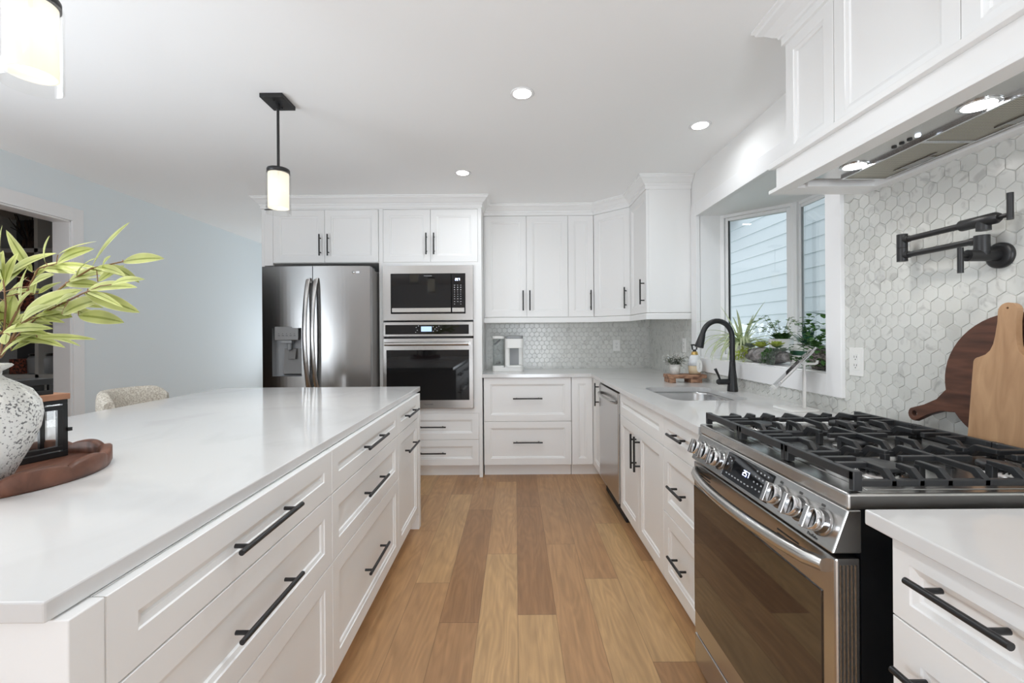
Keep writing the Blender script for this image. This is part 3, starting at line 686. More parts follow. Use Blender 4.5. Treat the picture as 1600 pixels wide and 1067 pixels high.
# sink
t = thing('sink', 'undermounted stainless steel sink bowl in the white worktop', 'sink', ((SX0 + SX1) / 2, (SY0 + SY1) / 2, .68))
mb = MB(); rings = []
for ins, z, r in ((-.012, .884, SR), (0.0, .884, SR), (.004, .87, SR), (.010, .72, SR), (.035, .692, SR * .8), (.16, .686, .04)):
    rings.append([(x, y, z) for x, y in rrect(SX0 + ins, SX1 - ins, SY0 + ins, SY1 - ins, max(r, .01))])
n = len(rings[0]); v = [p for rg in rings for p in rg]
f = [(i * n + k, i * n + (k + 1) % n, (i + 1) * n + (k + 1) % n, (i + 1) * n + k) for i in range(len(rings) - 1) for k in range(n)]
mb.add(v, [tuple(reversed(x)) for x in f], True); mb.add(rings[-1], [list(range(n))]); obj('bowl', mb, 'steel_sink', t)
obj('drain', MB().lathe([(0.0, .690), (.035, .690), (.042, .688), (.043, .686)], ((SX0 + SX1) / 2, 2.6)), 'chrome', t)

# tall oven unit
t = thing('tall_oven_cabinet', 'tall white cabinet housing the microwave and wall oven', 'cabinet', (-.71, 4.2, 0))
OX0, OX1 = -1.172, -.262
mb = MB(); mb.box(OX0, OX0 + .035, BY, YB - .01, 0, 2.42).box(OX1 - .030, OX1, BY - .004, YB - .01, 0, 2.42).box(OX0 + .035, OX1 - .03, BY, YB - .01, 2.388, 2.42)
mb.box(OX0 + .035, OX1 - .03, BY, YB - .01, 1.885, 1.915).box(OX0 + .035, OX1 - .03, BY, 4.45, .570, .612).box(OX0 + .035, OX1 - .03, 4.47, YB - .01, .1, 2.4)
mb.box(OX0 + .035, -1.136, BY, BY + .02, .612, 1.885).box(-.336, OX1 - .03, BY, BY + .02, .612, 1.885)
mb.box(OX0 + .035, OX1 - .03, BY + .021, 4.46, .1, .570); mb.box(OX0 + .035, OX1 - .03, BY + .021, 4.46, 1.915, 2.388)
obj('body', mb, 'cab', t); obj('plinth', bx(OX0 + .035, OX1 - .03, BY + .065, 4.4, 0, .1), 'cab', t)
xa, xb = OX0 + .037, OX1 - .032; xm = (xa + xb) / 2
door(t, (xa, BY, 1.917), (1, 0, 0), NY, xm - xa - G, .468, ((xm - .034, BY, 2.075), (0, 0, 1), .19)); door(t, (xm + G, BY, 1.917), (1, 0, 0), NY, xb - xm - G, .468, ((xm + .034, BY, 2.075), (0, 0, 1), .19))
for z0, z1 in ((.335, .568), (zb, .332)):
    door(t, (xa, BY, z0), (1, 0, 0), NY, xb - xa, z1 - z0, ((xm, BY, (z0 + z1) / 2), (1, 0, 0), .26), name='drawer')
# over-fridge unit
t = thing('over_fridge_cabinet', 'white two-door cabinet above the refrigerator', 'cabinet', (-1.7, 4.2, 1.9))
mb = MB(); mb.box(-2.215, -2.19, BY - .002, YB - .01, 0, 2.42).box(-2.19, OX0 - .001, BY + .021, YB - .01, 1.915, 2.42).box(-2.19, -2.117, BY, BY + .021, 1.895, 2.42).box(-2.19, OX0 - .001, BY, BY + .021, 2.388, 2.42)
obj('body', mb, 'cab', t)
xa, xb = -2.115, -1.180; xm = -1.656
door(t, (xa, BY, 1.918), (1, 0, 0), NY, xm - xa - G, .468, ((xm - .036, BY, 2.07), (0, 0, 1), .19)); door(t, (xm + G, BY, 1.918), (1, 0, 0), NY, xb - xm - G, .468, ((xm + .036, BY, 2.07), (0, 0, 1), .19))
# back wall units
UZ0, UZ1 = 1.432, 2.395
U0, U1, U2, U3 = -.246, .148, .545, .789
t = thing('wall_cabinet', 'white two-door wall unit beside the tall oven cabinet, above the coffee maker', 'cabinet', (.15, 4.36, UZ0))
obj('body', bx(U0 - .014, U2, UY + .021, YB - .005, UZ0, 2.42), 'cab', t)
door(t, (U0, UY, UZ0), (1, 0, 0), NY, U1 - U0 - G, UZ1 - UZ0, ((U1 - .034, UY, 1.588), (0, 0, 1), .19)); door(t, (U1 + G, UY, UZ0), (1, 0, 0), NY, U2 - U1 - 2 * G, UZ1 - UZ0, ((U1 + .030, UY, 1.588), (0, 0, 1), .19))
t = thing('wall_cabinet', 'narrow white single-door wall unit between the double unit and the angled corner unit', 'cabinet', (.667, 4.36, UZ0))
obj('body', bx(U2 + .001, U3, UY + .021, YB - .005, UZ0, 2.42), 'cab', t)
door(t, (U2 + G, UY, UZ0), (1, 0, 0), NY, U3 - U2 - 2 * G, UZ1 - UZ0, ((U3 - .032, UY, 1.588), (0, 0, 1), .19))
D0, D1, DS = Vector((U3, UY, 0)), Vector((1.062, 3.935, 0)), 3.462
t = thing('corner_wall_cabinet', 'white wall unit with a single angled door across the corner', 'cabinet', (1.1, 4.3, UZ0))
dd_ = (D1 - D0).normalized(); nn = Vector((dd_.y, -dd_.x, 0))
if nn.y > 0: nn = -nn
q0, q1 = D0 - nn * .021, D1 - nn * .021
mb = MB().prism([(q0.x, q0.y), (q1.x, q1.y), (XR - .005, D1.y + .001), (XR - .005, YB - .005), (U3 + .001, YB - .005)], 'z', UZ0, 2.42); obj('body', mb, 'cab', t)
Ld = (D1 - D0).length
door(t, D0 + dd_ * G + Vector((0, 0, UZ0)), dd_, nn, Ld - 2 * G, UZ1 - UZ0, (D0 + dd_ * (Ld - .04) + Vector((0, 0, 1.588)), (0, 0, 1), .19))
t = thing('wall_cabinet', 'white wall unit with a plain end side facing the window', 'cabinet', (1.24, 3.7, UZ0))
obj('body', bx(1.062 + .021, XR - .005, DS, D1.y, UZ0 - .0, 2.42), 'cab', t, bevel=.001)
door(t, (1.062, D1.y - G, UZ0), (0, -1, 0), NX, D1.y - DS - 2 * G, UZ1 - UZ0, ((1.062, DS + .06, 1.60), (0, 0, 1), .20))
# crown and light rail swept along the unit fronts
def sweep(path, prof):
    """path: plan points; prof: (out, z); out is to the right-hand side of travel"""
    mb = MB(); pts = [Vector((x, y)) for x, y in path]; n = len(pts); rows = []
    for i in range(n):
        def nr(a, b):
            d = (b - a).normalized(); return Vector((d.y, -d.x))
        if i == 0: m = nr(pts[0], pts[1])
        elif i == n - 1: m = nr(pts[-2], pts[-1])
        else:
            a, b = nr(pts[i - 1], pts[i]), nr(pts[i], pts[i + 1]); m = (a + b); m = m / max(.2, m.dot(a))
        rows.append([(pts[i].x + m.x * o, pts[i].y + m.y * o, z) for o, z in prof])
    k = len(prof); v = [p for r in rows for p in r]
    f = [(i * k + j, i * k + j + 1, (i + 1) * k + j + 1, (i + 1) * k + j) for i in range(n - 1) for j in range(k - 1)]
    f = [tuple(x) for x in f]; mb.add(v, f); mb.add(rows[0], [list(range(k))]); mb.add(rows[-1], [list(range(k))[::-1]])
    return mb
crown = [(-.02, 2.397), (.008, 2.397), (.008, 2.425), (.014, 2.428), (.016, 2.438), (.026, 2.446), (.044, 2.468), (.060, 2.478), (.062, 2.488), (.070, 2.490), (.070, 2.4995), (-.02, 2.4995)]
path = [(-2.216, YB - .02), (-2.216, BY), (OX1 + .001, BY), (OX1 + .001, UY), (U3 - .0, UY), (D1.x, D1.y), (D1.x, DS), (XR - .003, DS)]
struct('trim_5', sweep(path, crown), 'cab')
rail = [(-.02, UZ0 - .053), (.006, UZ0 - .053), (.006, UZ0 - .012), (.0, UZ0 - .004), (-.02, UZ0 - .004)]
struct('trim_6', sweep([(OX1 + .003, UY), (U3, UY), (D1.x, D1.y), (D1.x, DS), (XR - .003, DS)], rail), 'cab')

# hood surround
HZ, HX = 1.818, 1.03
HYa, HYb = .845, 1.762
t = thing('hood_cabinet', 'white panelled cabinet with stepped ledges enclosing the range hood', 'cabinet', (1.2, 1.3, HZ))
mb = MB()
mb.box(HX + .02, HX + .038, HYa, HYb - .018, HZ + .012, 1.915)                         # band
mb.box(HX + .038, XR - .004, HYb - .036, HYb - .018, HZ + .012, 1.915)
mb.box(HX, HX + .058, HYa, HYb, HZ, HZ + .014).box(HX + .058, XR - .004, HYb - .085, HYb, HZ, HZ + .014)  # lower lip
mb.box(HX + .09, XR - .004, HYb - .1, HYb - .085, HZ, HZ + .04)
mb.box(XR - .05, XR - .004, HYa, HYb - .1, HZ - .004, HZ + .04)
mb.box(HX, XR - .004, HYa, HYb, 1.915, 1.936)                                          # upper ledge
obj('ledge', mb, 'cab', t, bevel=.0015)
CX, CY1 = 1.08, 1.728
obj('body', bx(CX + .021, XR - .004, HYa, CY1 - .002, 1.936, 2.42), 'cab', t)
for y0, y1 in ((1.472, CY1), (1.058, 1.472), (HYa, 1.058)):
    door(t, (CX, y1 - (0 if y1 == CY1 else G), 1.94), (0, -1, 0), NX, y1 - y0 - G, 2.392 - 1.94, None, st=.045)
cr2 = [(-.02, 2.388)] + [(o * 1.25 if o > 0 else o, z - .004 if z < 2.49 else z) for o, z in crown[1:]]
struct('trim_7', sweep([(XR - .004, CY1), (CX, CY1), (CX, HYa)], cr2), 'cab')
# hood insert
t = thing('range_hood', 'stainless steel hood insert with two mesh filters and lit lamps above the range', 'range hood', (1.25, 1.25, HZ + .03))
HP = HZ + .010
obj('canopy', bx(HX + .059, XR - .053, HYa + .005, HYb - .155, HP, HP + .03), 'steel_h', t)
for y0, y1 in ((1.290, 1.585), (.970, 1.275)):
    fl = obj('filter', MB().prism([(1.20, y0), (1.345, y0), (1.345, y1), (1.20, y1)], 'z', HP - .006, HP + .001), 'filter', t)
    mb = MB(); a = .008
    mb.box(1.192, 1.353, y0 - a, y0, HP - .009, HP).box(1.192, 1.353, y1, y1 + a, HP - .009, HP).box(1.192, 1.20, y0, y1, HP - .009, HP).box(1.345, 1.353, y0, y1, HP - .009, HP)
    obj('filter_frame', mb, 'chrome', fl)
    ym = (y0 + y1) / 2; mb = MB(); mb.box(1.318, 1.340, ym - .05, ym + .05, HP - .010, HP - .006).box(1.312, 1.318, ym - .075, ym + .075, HP - .010, HP - .006); obj('pull_tab', mb, 'steel_dark', fl)
    lp = obj('lamp', MB().lathe([(0, HP - .005), (.030, HP - .005), (.034, HP - .002)], (1.158, 1.485 if y0 > 1.1 else 1.09), 28), 'lamp', t)
    obj('lamp_ring', MB().lathe([(.034, HP - .003), (.041, HP - .004), (.043, HP)], (1.158, 1.485 if y0 > 1.1 else 1.09), 28), 'chrome', lp)
for k in range(4): obj('button', MB().lathe([(0, HP - .004), (.006, HP - .004), (.007, HP)], (1.161, 1.335 - .026 * k), 14), 'lcd' if k == 3 else 'black', t)
for y in (1.485, 1.09):
    l = bpy.data.lights.new('hood_lamp_light', 'SPOT'); l.energy = 1.6; l.spot_size = math.radians(140); l.spot_blend = .8; l.shadow_soft_size = .03; l.color = (1, .96, .9)
    o = bpy.data.objects.new('hood_lamp_light', l); C.objects.link(o); o.location = (1.158, y, HP - .012)
# ------------------------------------------------------------------ refrigerator
FRX0, FRX1, FRS, FRY = -2.118, -1.199, -1.677, 3.735
def ff(x):
    h = (FRX1 - FRX0) / 2; u = (x - (FRX0 + FRX1) / 2) / h
    return FRY + 0.022 * u * u
t = thing('refrigerator', 'stainless steel french-door refrigerator with water dispenser left of the ovens', 'refrigerator', (-1.66, 4.1, 0))
obj('body', bx(FRX0 + .012, FRX1 - .001, 3.82, 4.48, .03, 1.835), 'fridge_side', t, bevel=.004)
mb = MB()
for x in (-2.0, -1.3):
    for y in (3.9, 4.4): mb.cyl((x, y, 0), (x, y, .03), .02)
obj('feet', mb, 'dark', t)
def fridge_door(x0, x1, z0, z1, hole=None):
    mb = MB(); n = 14; xs = sorted(set([x0 + (x1 - x0) * i / n for i in range(n + 1)] + (list(hole[:2]) if hole else [])))
    zs = [z0] + (list(hole[2:]) if hole else []) + [z1]
    e = .012
    for i in range(len(xs) - 1):
        a, b = xs[i], xs[i + 1]
        for j in range(len(zs) - 1):
            if hole and a >= hole[0] - 1e-6 and b <= hole[1] + 1e-6 and j == 1: continue
            mb.add([(a, ff(a), zs[j]), (b, ff(b), zs[j]), (b, ff(b), zs[j + 1]), (a, ff(a), zs[j + 1])], [(0, 1, 2, 3)], True)
        mb.add([(a, ff(a), z1), (b, ff(b), z1), (b, 3.815, z1), (a, 3.815, z1)], [(0, 1, 2, 3)]); mb.add([(a, ff(a), z0), (b, ff(b), z0), (b, 3.815, z0), (a, 3.815, z0)], [(3, 2, 1, 0)])
    for x, o in ((x0, (3, 2, 1, 0)), (x1, (0, 1, 2, 3))): mb.add([(x, ff(x), z0), (x, 3.815, z0), (x, 3.815, z1), (x, ff(x), z1)], [o])
    mb.add([(x0, 3.815, z0), (x1, 3.815, z0), (x1, 3.815, z1), (x0, 3.815, z1)], [(3, 2, 1, 0)])
    return mb
HO = (-2.032, -1.775, .925, 1.335)
dl = obj('door', fridge_door(FRX0, FRS - .003, .80, 1.858, HO), 'steel_dark', t)
dr = obj('door', fridge_door(FRS + .003, FRX1, .80, 1.858), 'steel_dark', t)
fz = obj('freezer_drawer', fridge_door(FRX0, FRX1, .09, .79), 'steel_dark', t)
mb = MB(); mb.tube([(-1.95, FRY, .70), (-1.95, FRY - .05, .70), (-1.37, FRY - .05, .70), (-1.37, FRY, .70)], .013, 10); obj('handle', mb, 'steel', fz)
mb = MB(); yb = 3.812; h = HO; yf = lambda x: ff(x) + .0005
mb.add([(h[0], yf(h[0]), h[2]), (h[0], yf(h[0]), h[3]), (h[0], yb, h[3]), (h[0], yb, h[2]), (h[1], yf(h[1]), h[2]), (h[1], yf(h[1]), h[3]), (h[1], yb, h[3]), (h[1], yb, h[2])],
       [(0, 1, 2, 3), (4, 7, 6, 5), (3, 2, 6, 7), (0, 3, 7, 4), (1, 5, 6, 2)])
ds = obj('dispenser', mb, 'plastic_g', dl)
# sub-parts of the dispenser sit on the door, one level below it
mb = MB().box(-2.005, -1.805, ff(-1.9) - .002, ff(-1.9) + .03, 1.232, 1.347); obj('dispenser_panel', mb, 'disp', dl, bevel=.003)
mb = MB(); mb.box(-1.955, -1.865, 3.745, 3.80, 1.205, 1.231); mb.lathe([(.016, 1.15), (.018, 1.205)], (-1.895, 3.775), 16); obj('dispenser_nozzle', mb, 'plastic_g', dl, bevel=.003)
mb = MB(); mb.prism([(3.79, 1.16), (3.80, 1.16), (3.80, 1.07), (3.765, 1.07), (3.765, 1.08)], 'x', -1.905, -1.845); obj('dispenser_paddle', mb, 'disp', dl, bevel=.003)
mb = MB(); mb.prism([(3.808, .93), (3.780, .945), (3.808, 1.16)], 'x', -1.955, -1.79); obj('dispenser_back', mb, 'disp', dl)
mb = MB()
for k in range(5): mb.box(-1.975 + .033 * k, -1.960 + .033 * k, ff(-1.9) - .0055, ff(-1.9) - .0035, 1.268, 1.273); mb.box(-1.972 + .033 * k, -1.966 + .033 * k, ff(-1.9) - .0055, ff(-1.9) - .0035, 1.284, 1.289)
obj('key_markings', mb, 'mark_d', dl)
for s, dd_ in ((-1, dl), (1, dr)):
    mb = MB(); n = 22; xh = FRS + s * .030; rows = []
    for k in range(n + 1):
        q = k / n; z = .815 + (1.755 - .815) * q
        o = .012 + .062 * math.sin(PI * q) ** .6; wdt = .020 + (.006 * (1 - min(1, q * 8))); x = xh - .012 * math.sin(PI * q) + (s * .004 if s > 0 else 0)
        y = ff(xh) - o
        rows.append([(x - wdt, y + .006, z), (x - wdt * .6, y - .004, z), (x + wdt * .6, y - .004, z), (x + wdt, y + .006, z), (x + wdt * .7, y + .016, z), (x - wdt * .7, y + .016, z)])
    v = [p for r in rows for p in r]
    mb.add(v, [(i * 6 + j, i * 6 + (j + 1) % 6, (i + 1) * 6 + (j + 1) % 6, (i + 1) * 6 + j) for i in range(n) for j in range(6)], True)
    mb.add(rows[0], [list(range(6))[::-1]]); mb.add(rows[-1], [list(range(6))])
    for z in (.83, 1.735): mb.box(xh - .014, xh + .014, ff(xh) - .02, ff(xh) + .002, z - .02, z + .018)
    obj('handle', mb, 'steel', dd_)
obj('hinge_cover', bx(-1.27, -1.215, 3.79, 3.95, 1.835, 1.862), 'plastic_g', t, bevel=.004)
mb = MB(); mb.lathe([(0, ff(-1.32) - .003), (.012, ff(-1.32) - .003), (.012, ff(-1.32) + .002)], (-1.335, 1.805), 18, axis='y'); mb.box(-1.315, -1.285, ff(-1.3) - .0025, ff(-1.3) + .002, 1.797, 1.813); obj('badge', mb, 'chrome', dr)

# ------------------------------------------------------------------ built-in microwave and wall oven
t = thing('microwave', 'built-in microwave with stainless trim above the wall oven', 'microwave', (-.735, 4.1, 1.398))
yf_ = 3.902
mb = MB(); x0, x1, z0, z1 = -1.134, -.337, 1.398, 1.882; a, b, c, d = -1.064, -.403, 1.455, 1.811
mb.add([(x0, yf_, z0), (x1, yf_, z0), (x1, yf_, z1), (x0, yf_, z1), (a, yf_, c), (b, yf_, c), (b, yf_, d), (a, yf_, d)], [(0, 1, 5, 4), (1, 2, 6, 5), (2, 3, 7, 6), (3, 0, 4, 7)])
for p, q in (((x0, z0), (x1, z0)), ((x1, z0), (x1, z1)), ((x1, z1), (x0, z1)), ((x0, z1), (x0, z0))): mb.add([(p[0], yf_, p[1]), (q[0], yf_, q[1]), (q[0], BY - .001, q[1]), (p[0], BY - .001, p[1])], [(3, 2, 1, 0)])
for p, q in (((a, c), (b, c)), ((b, c), (b, d)), ((b, d), (a, d)), ((a, d), (a, c))): mb.add([(p[0], yf_, p[1]), (q[0], yf_, q[1]), (q[0], yf_ + .02, q[1]), (p[0], yf_ + .02, p[1])], [(0, 1, 2, 3)])
obj('trim_frame', mb, 'steel', t)
obj('housing', bx(-1.10, -.37, BY + .022, 4.44, 1.42, 1.86), 'dark', t)
obj('door', bx(a + .003, -.530, yf_ + .004, yf_ + .026, c + .004, d - .003), 'black_gloss', t, bevel=.002)
obj('control_panel', bx(-.526, b - .003, yf_ + .004, yf_ + .026, c + .004, d - .003), 'black_gloss', t, bevel=.002)
obj('handle', bx(a + .010, -.532, yf_ - .004, yf_ + .006, 1.469, 1.507), 'steel_h', t, bevel=.002)
obj('open_button', bx(-.522, b - .010, yf_ - .003, yf_ + .006, 1.469, 1.507), 'steel_h', t, bevel=.002)
mb = MB(); yk = yf_ + .0025
for i, zc in enumerate((1.706, 1.687, 1.666, 1.646, 1.627, 1.607, 1.586, 1.562, 1.540)):
    for j, xc in enumerate((-.500, -.472, -.445)):
        if i == 8 and j == 1: continue
        ww, hh = (.006, .0025) if i in (0, 6, 7) else ((.0045, .004) if i in (1, 2) else (.003, .003)); mb.box(xc - ww, xc + ww, yk, yk + .002, zc - hh, zc + hh)
obj('key_markings', mb, 'mark', t)
def digits(mb, s, X, h, w_, th, gap):
    """seven-segment figures in the local u,v plane of matrix X"""
    SEG = {'0': 'abcdef', '1': 'bc', '2': 'abged', '3': 'abgcd', '4': 'fgbc', '5': 'afgcd', '6': 'afgedc', '7': 'abc', '8': 'abcdefg', '9': 'abfgcd'}
    mb.X = X; u = 0
    for ch in s:
        if ch == ':': mb.box(u, u + th, h * .25, h * .25 + th, 0, .0006); mb.box(u, u + th, h * .65, h * .65 + th, 0, .0006); u += th + gap; continue
        for g in SEG[ch]:
            r = {'a': (0, w_, h - th, h), 'g': (0, w_, h / 2 - th / 2, h / 2 + th / 2), 'd': (0, w_, 0, th), 'f': (0, th, h / 2, h), 'b': (w_ - th, w_, h / 2, h), 'e': (0, th, 0, h / 2), 'c': (w_ - th, w_, 0, h / 2)}[g]
            mb.box(u + r[0], u + r[1], r[2], r[3], 0, .0006)
        u += w_ + gap
    mb.X = None; return mb
XB = Matrix(((1, 0, 0, -.494), (0, 0, -1, yf_ + .0035), (0, 1, 0, 1.748), (0, 0, 0, 1)))
obj('clock_digits', digits(MB(), '257', XB, .020, .011, .0032, .004), 'lcd', t)
text_mesh('lettering', 'FRIGIDAIRE', .014, 'mark', t, (-.735, yf_ + .0038, 1.790), (1, 0, 0), (0, 0, 1), .0004)

t = thing('wall_oven', 'built-in single wall oven with black glass door below the microwave', 'oven', (-.735, 4.1, .617))
obj('housing', bx(-1.10, -.37, BY + .022, 4.44, .64, 1.37), 'dark', t)
mb = MB().box(-1.134, -.337, yf_, BY - .001, 1.255, 1.383); pn = obj('control_panel', mb, 'steel', t, bevel=.003)
obj('panel_glass', bx(-1.113, -.375, yf_ - .002, yf_ + .004, 1.274, 1.358), 'black_gloss', pn)
obj('screen', bx(-.797, -.703, yf_ - .003, yf_ - .001, 1.298, 1.343), 'lcd2', pn)
mb = MB()
for xc, zc in ((-.84, 1.335), (-.83, 1.31), (-.845, 1.292), (-.69, 1.34), (-.675, 1.32), (-.66, 1.335), (-.655, 1.305), (-.69, 1.30), (-.64, 1.345), (-.62, 1.318), (-.82, 1.348)): mb.box(xc - .004, xc + .004, yf_ - .003, yf_ - .001, zc - .003, zc + .003)
obj('key_markings', mb, 'mark', pn)
od = obj('door', bx(-1.134, -.337, yf_ - .008, BY - .001, .617, 1.238), 'steel', t, bevel=.004)
obj('window', bx(-1.103, -.373, yf_ - .011, yf_, .693, 1.136), 'black_gloss', od, bevel=.001)
mb = MB(); mb.tube([(-1.105, yf_ - .055, 1.190), (-.370, yf_ - .055, 1.190)], .0165, 18)
for x in (-1.075, -.40): mb.box(x - .012, x + .012, yf_ - .05, yf_ - .006, 1.178, 1.202)
obj('handle', mb, 'steel_h', od)
text_mesh('lettering', 'FRIGIDAIRE', .016, 'mark_d', od, (-.735, yf_ - .0082, .655), (1, 0, 0), (0, 0, 1), .0006)
mb = MB().box(-1.12, -.35, yf_ + .01, BY, 1.239, 1.254); obj('vent_gap', mb, 'dark', t)

# ------------------------------------------------------------------ range
RY0, RY1 = .934, 1.664
t = thing('gas_range', 'stainless steel slide-in gas range with cast iron grates', 'range', (1.05, 1.3, 0))
obj('body', bx(.738, 1.40, RY0 + .003, RY1 - .003, .03, .898), 'black_side', t)
obj('cooktop', MB().box(.708, 1.404, RY0 - .002, RY1 + .002, .893, .9275), 'steel_h', t, bevel=.005)
obj('cooktop_well', bx(.765, 1.30, RY0 + .02, RY1 - .02, 0.927, .929), 'steel', t, bevel=.001)
p0, p1 = Vector((.709, 0, .8925)), Vector((.675, 0, .800)); pv = (p0 - p1).normalized(); pn_ = Vector((-pv.z, 0, pv.x)); hgt = (p0 - p1).length
cp = obj('control_panel', MB().prism([(p0.x, p0.z), (p1.x, p1.z), (.738, .800), (.738, .8925)], 'y', RY0, RY1), 'steel_h', t, bevel=.003)
def PM(y, v): # local frame on the sloped panel: u towards the camera (-Y), v up the slope, w out
    o = p1 + pv * v; return Matrix(((0, pv.x, pn_.x, o.x), (-1, 0, 0, y), (0, pv.z, pn_.z, o.z), (0, 0, 0, 1)))
mb = MB(); mb.X = PM(1.430, .012); mb.box(0, .245, 0, .078, 0, .0025); obj('display', mb, 'black_gloss', cp)
mb = MB(); mb.X = PM(1.433, .009); mb.box(0, .004, 0, .084, 0, .003); obj('display_edge', mb, 'chrome', cp)
obj('clock_digits', digits(MB(), '257', PM(1.322, .046) @ Matrix.Translation((0, 0, .0026)), .016, .008, .0018, .004), 'lcd', cp)
mb = MB(); mb.X = PM(1.43, .012)
for i in range(8): mb.box(.02 + i * .018, .029 + i * .018, .012, .0155, .0025, .003)
for i in range(4):
    for j in range(4): mb.box(.168 + i * .018, .174 + i * .018, .016 + j * .016, .020 + j * .016, .0025, .003)
obj('key_markings', mb, 'mark', cp)
for y in (.985, 1.062, 1.139, 1.467, 1.538, 1.609):
    mb = MB(); X = PM(y, .049); mb.X = X; mb.lathe([(0.0, 0), (.031, 0), (.031, .004), (.0, .004)], seg=28); ring = obj('knob_ring', mb, 'steel_dark', cp)
    mb = MB(); mb.X = X; mb.lathe([(.0255, .004), (.0255, .030), (.0235, .0335), (.0225, .034), (.021, .0325), (0, .0325)], seg=30)
    k = obj('knob', mb, 'chrome', cp)
    mb.X = None
    b2 = MB(); b2.X = X; b2.box(-.0065, .0065, -.0255, .0255, .0325, .047)
    k2 = obj('knob_grip', b2, 'steel', cp, bevel=.002)
text_mesh('lettering', 'ProBake', .010, 'mark_d', cp, p1 + pv * .010 + pn_ * .0004 + Vector((0, 1.0, 0)), (0, -1, 0), pv, .0003)
mb = MB()
for y in (.985, 1.062, 1.139):
    mb = MB(); mb.X = PM(y + .02, .080); mb.box(0, .012, 0, .006, 0, .0004); obj('burner_print', mb, 'mark_d', cp)
DX = .683
od = obj('oven_door', bx(DX, .736, RY0 + .001, RY1 - .001, .152, .790), 'steel', t, bevel=.005)
obj('door_glass', bx(DX - .003, DX + .004, .975, RY1 - .008, .235, .700), 'brown_glass', od, bevel=.001)
mb = MB(); n = 20; rows = []
for k in range(n + 1):
    q = k / n; y = .962 + (1.636 - .962) * q; o = .010 + .052 * math.sin(PI * q) ** .55; x = DX - o; z = .762
    rows.append([(x + .012, y, z - .016), (x - .002, y, z - .013), (x - .006, y, z), (x - .002, y, z + .013), (x + .012, y, z + .016)])
mb.add([p for r in rows for p in r], [(i * 5 + j, (i + 1) * 5 + j, (i + 1) * 5 + (j + 1) % 5, i * 5 + (j + 1) % 5) for i in range(n) for j in range(5)], True); mb.add(rows[0], [list(range(5))]); mb.add(rows[-1], [list(range(5))[::-1]])
obj('handle', mb, 'steel_h', od)
mb = MB()
for y in (1.055, 1.525):
    for k in range(3): mb.box(DX - .0006, DX + .002, y, y + .085, .740 + k * .011, .744 + k * .011)
obj('vent_slots', mb, 'dark', od)
mb = MB()
for k in range(5): mb.box(.693 + k * .008, .696 + k * .008, RY0 - .0012, RY0 + .002, .16, .775)
obj('side_ribs', mb, 'steel_dark', od)
obj('storage_drawer', bx(DX, .736, RY0 + .001, RY1 - .001, .035, .146), 'steel', t, bevel=.004)
obj('rear_trim', MB().prism([(1.312, .928), (1.404, .928), (1.404, .947), (1.325, .947)], 'y', RY0 + .01, RY1 - .01), 'iron', t, bevel=.003)
DZR = .0045
def up(mb):
    for p in mb.v: p.z += DZR
    return mb
def burner(x, y, r, long=0.0):
    b = obj('burner', up(MB().lathe([(r * 1.25, .9245), (r * 1.22, .929), (r * .95, .931), (r * .92, .941), (r * .8, .941)], (x, y), 32)), 'steel', t)
    mb = MB().lathe([(r * 1.0, .9415), (r * 1.03, .945), (r * 1.0, .9505), (r * .85, .9525), (0, .953)], (x, y), 32); obj('burner_cap', up(mb), 'iron', b)
    mb = MB()
    for k in range(16): a = 2 * PI * k / 16; mb.box(x + r * .93 * math.cos(a) - .0025, x + r * .93 * math.cos(a) + .0025, y + r * .93 * math.sin(a) - .0025, y + r * .93 * math.sin(a) + .0025, .936, .9415)
    obj('flame_ports', up(mb), 'dark', b)
burner(.875, 1.055, .048); burner(1.155, 1.055, .034); burner(.875, 1.54, .038); burner(1.155, 1.54, .042); burner(1.01, 1.30, .045)
gs = [(.942, 1.180), (1.183, 1.415), (1.418, 1.656)]
for gi, (y0, y1) in enumerate(gs):
    mb = MB(); T = .0065
    fx, bx_ = .735, 1.292
    mb.box(fx - .008, fx + .008, y0, y1, .947, .967)                                   # front rail
    mb.prism([(bx_ - .012, .945), (bx_ + .014, .945), (bx_ + .010, .966), (bx_ - .008, .968)], 'y', y0, y1)   # rear rail
    for y in (y0, y1 - .013):
        mb.box(fx, bx_, y, y + .013, .934, .948)
        for x in (fx - .008, bx_ - .010): mb.box(x, x + .020, y - .0005, y + .0135, .9248, .9672)
    yc = (y0 + y1) / 2; mid = gi == 1
    def finger(x, ya, yb, t_=T):
        s = 1 if yb > ya else -1
        mb.prism([(ya, .934), (ya, .948), (ya + s * .022, .968), (yb, .968), (yb, .957), (ya + s * .03, .953), (ya + s * .014, .936)] if s > 0 else [(ya, .934), (ya + s * .014, .936), (ya + s * .03, .953), (yb, .957), (yb, .968), (ya + s * .022, .968), (ya, .948)], 'x', x - t_, x + t_)
    def cross(xa, xb, y, t_=T): mb.box(xa, xb, y - t_, y + t_, .954, .967)
    for x in (.815, .935, 1.10, 1.215):
        finger(x, y0, y0 + .078); finger(x, y1, y1 - .078)
    finger(1.015, y0, yc + .001); finger(1.015, y1, yc - .001)
    if not mid:
        finger(.875, y0, y0 + .06); finger(.875, y1, y1 - .06); finger(1.155, y0, y0 + .055); finger(1.155, y1, y1 - .055)
    for ys in ((y0 + .072), (y1 - .072)):
        cross(fx, .815, ys); cross(1.215, bx_, ys)
    cross(fx, .822, yc); cross(.93, 1.10, yc); cross(1.205, bx_, yc)
    for x in (.935, 1.10):
        for y in (y0 + .072, y1 - .072): mb.box(x - .007, x + .007, y - .008, y + .008, .9247, .96)
    obj('grate', up(mb), 'iron', t, bevel=.0018)

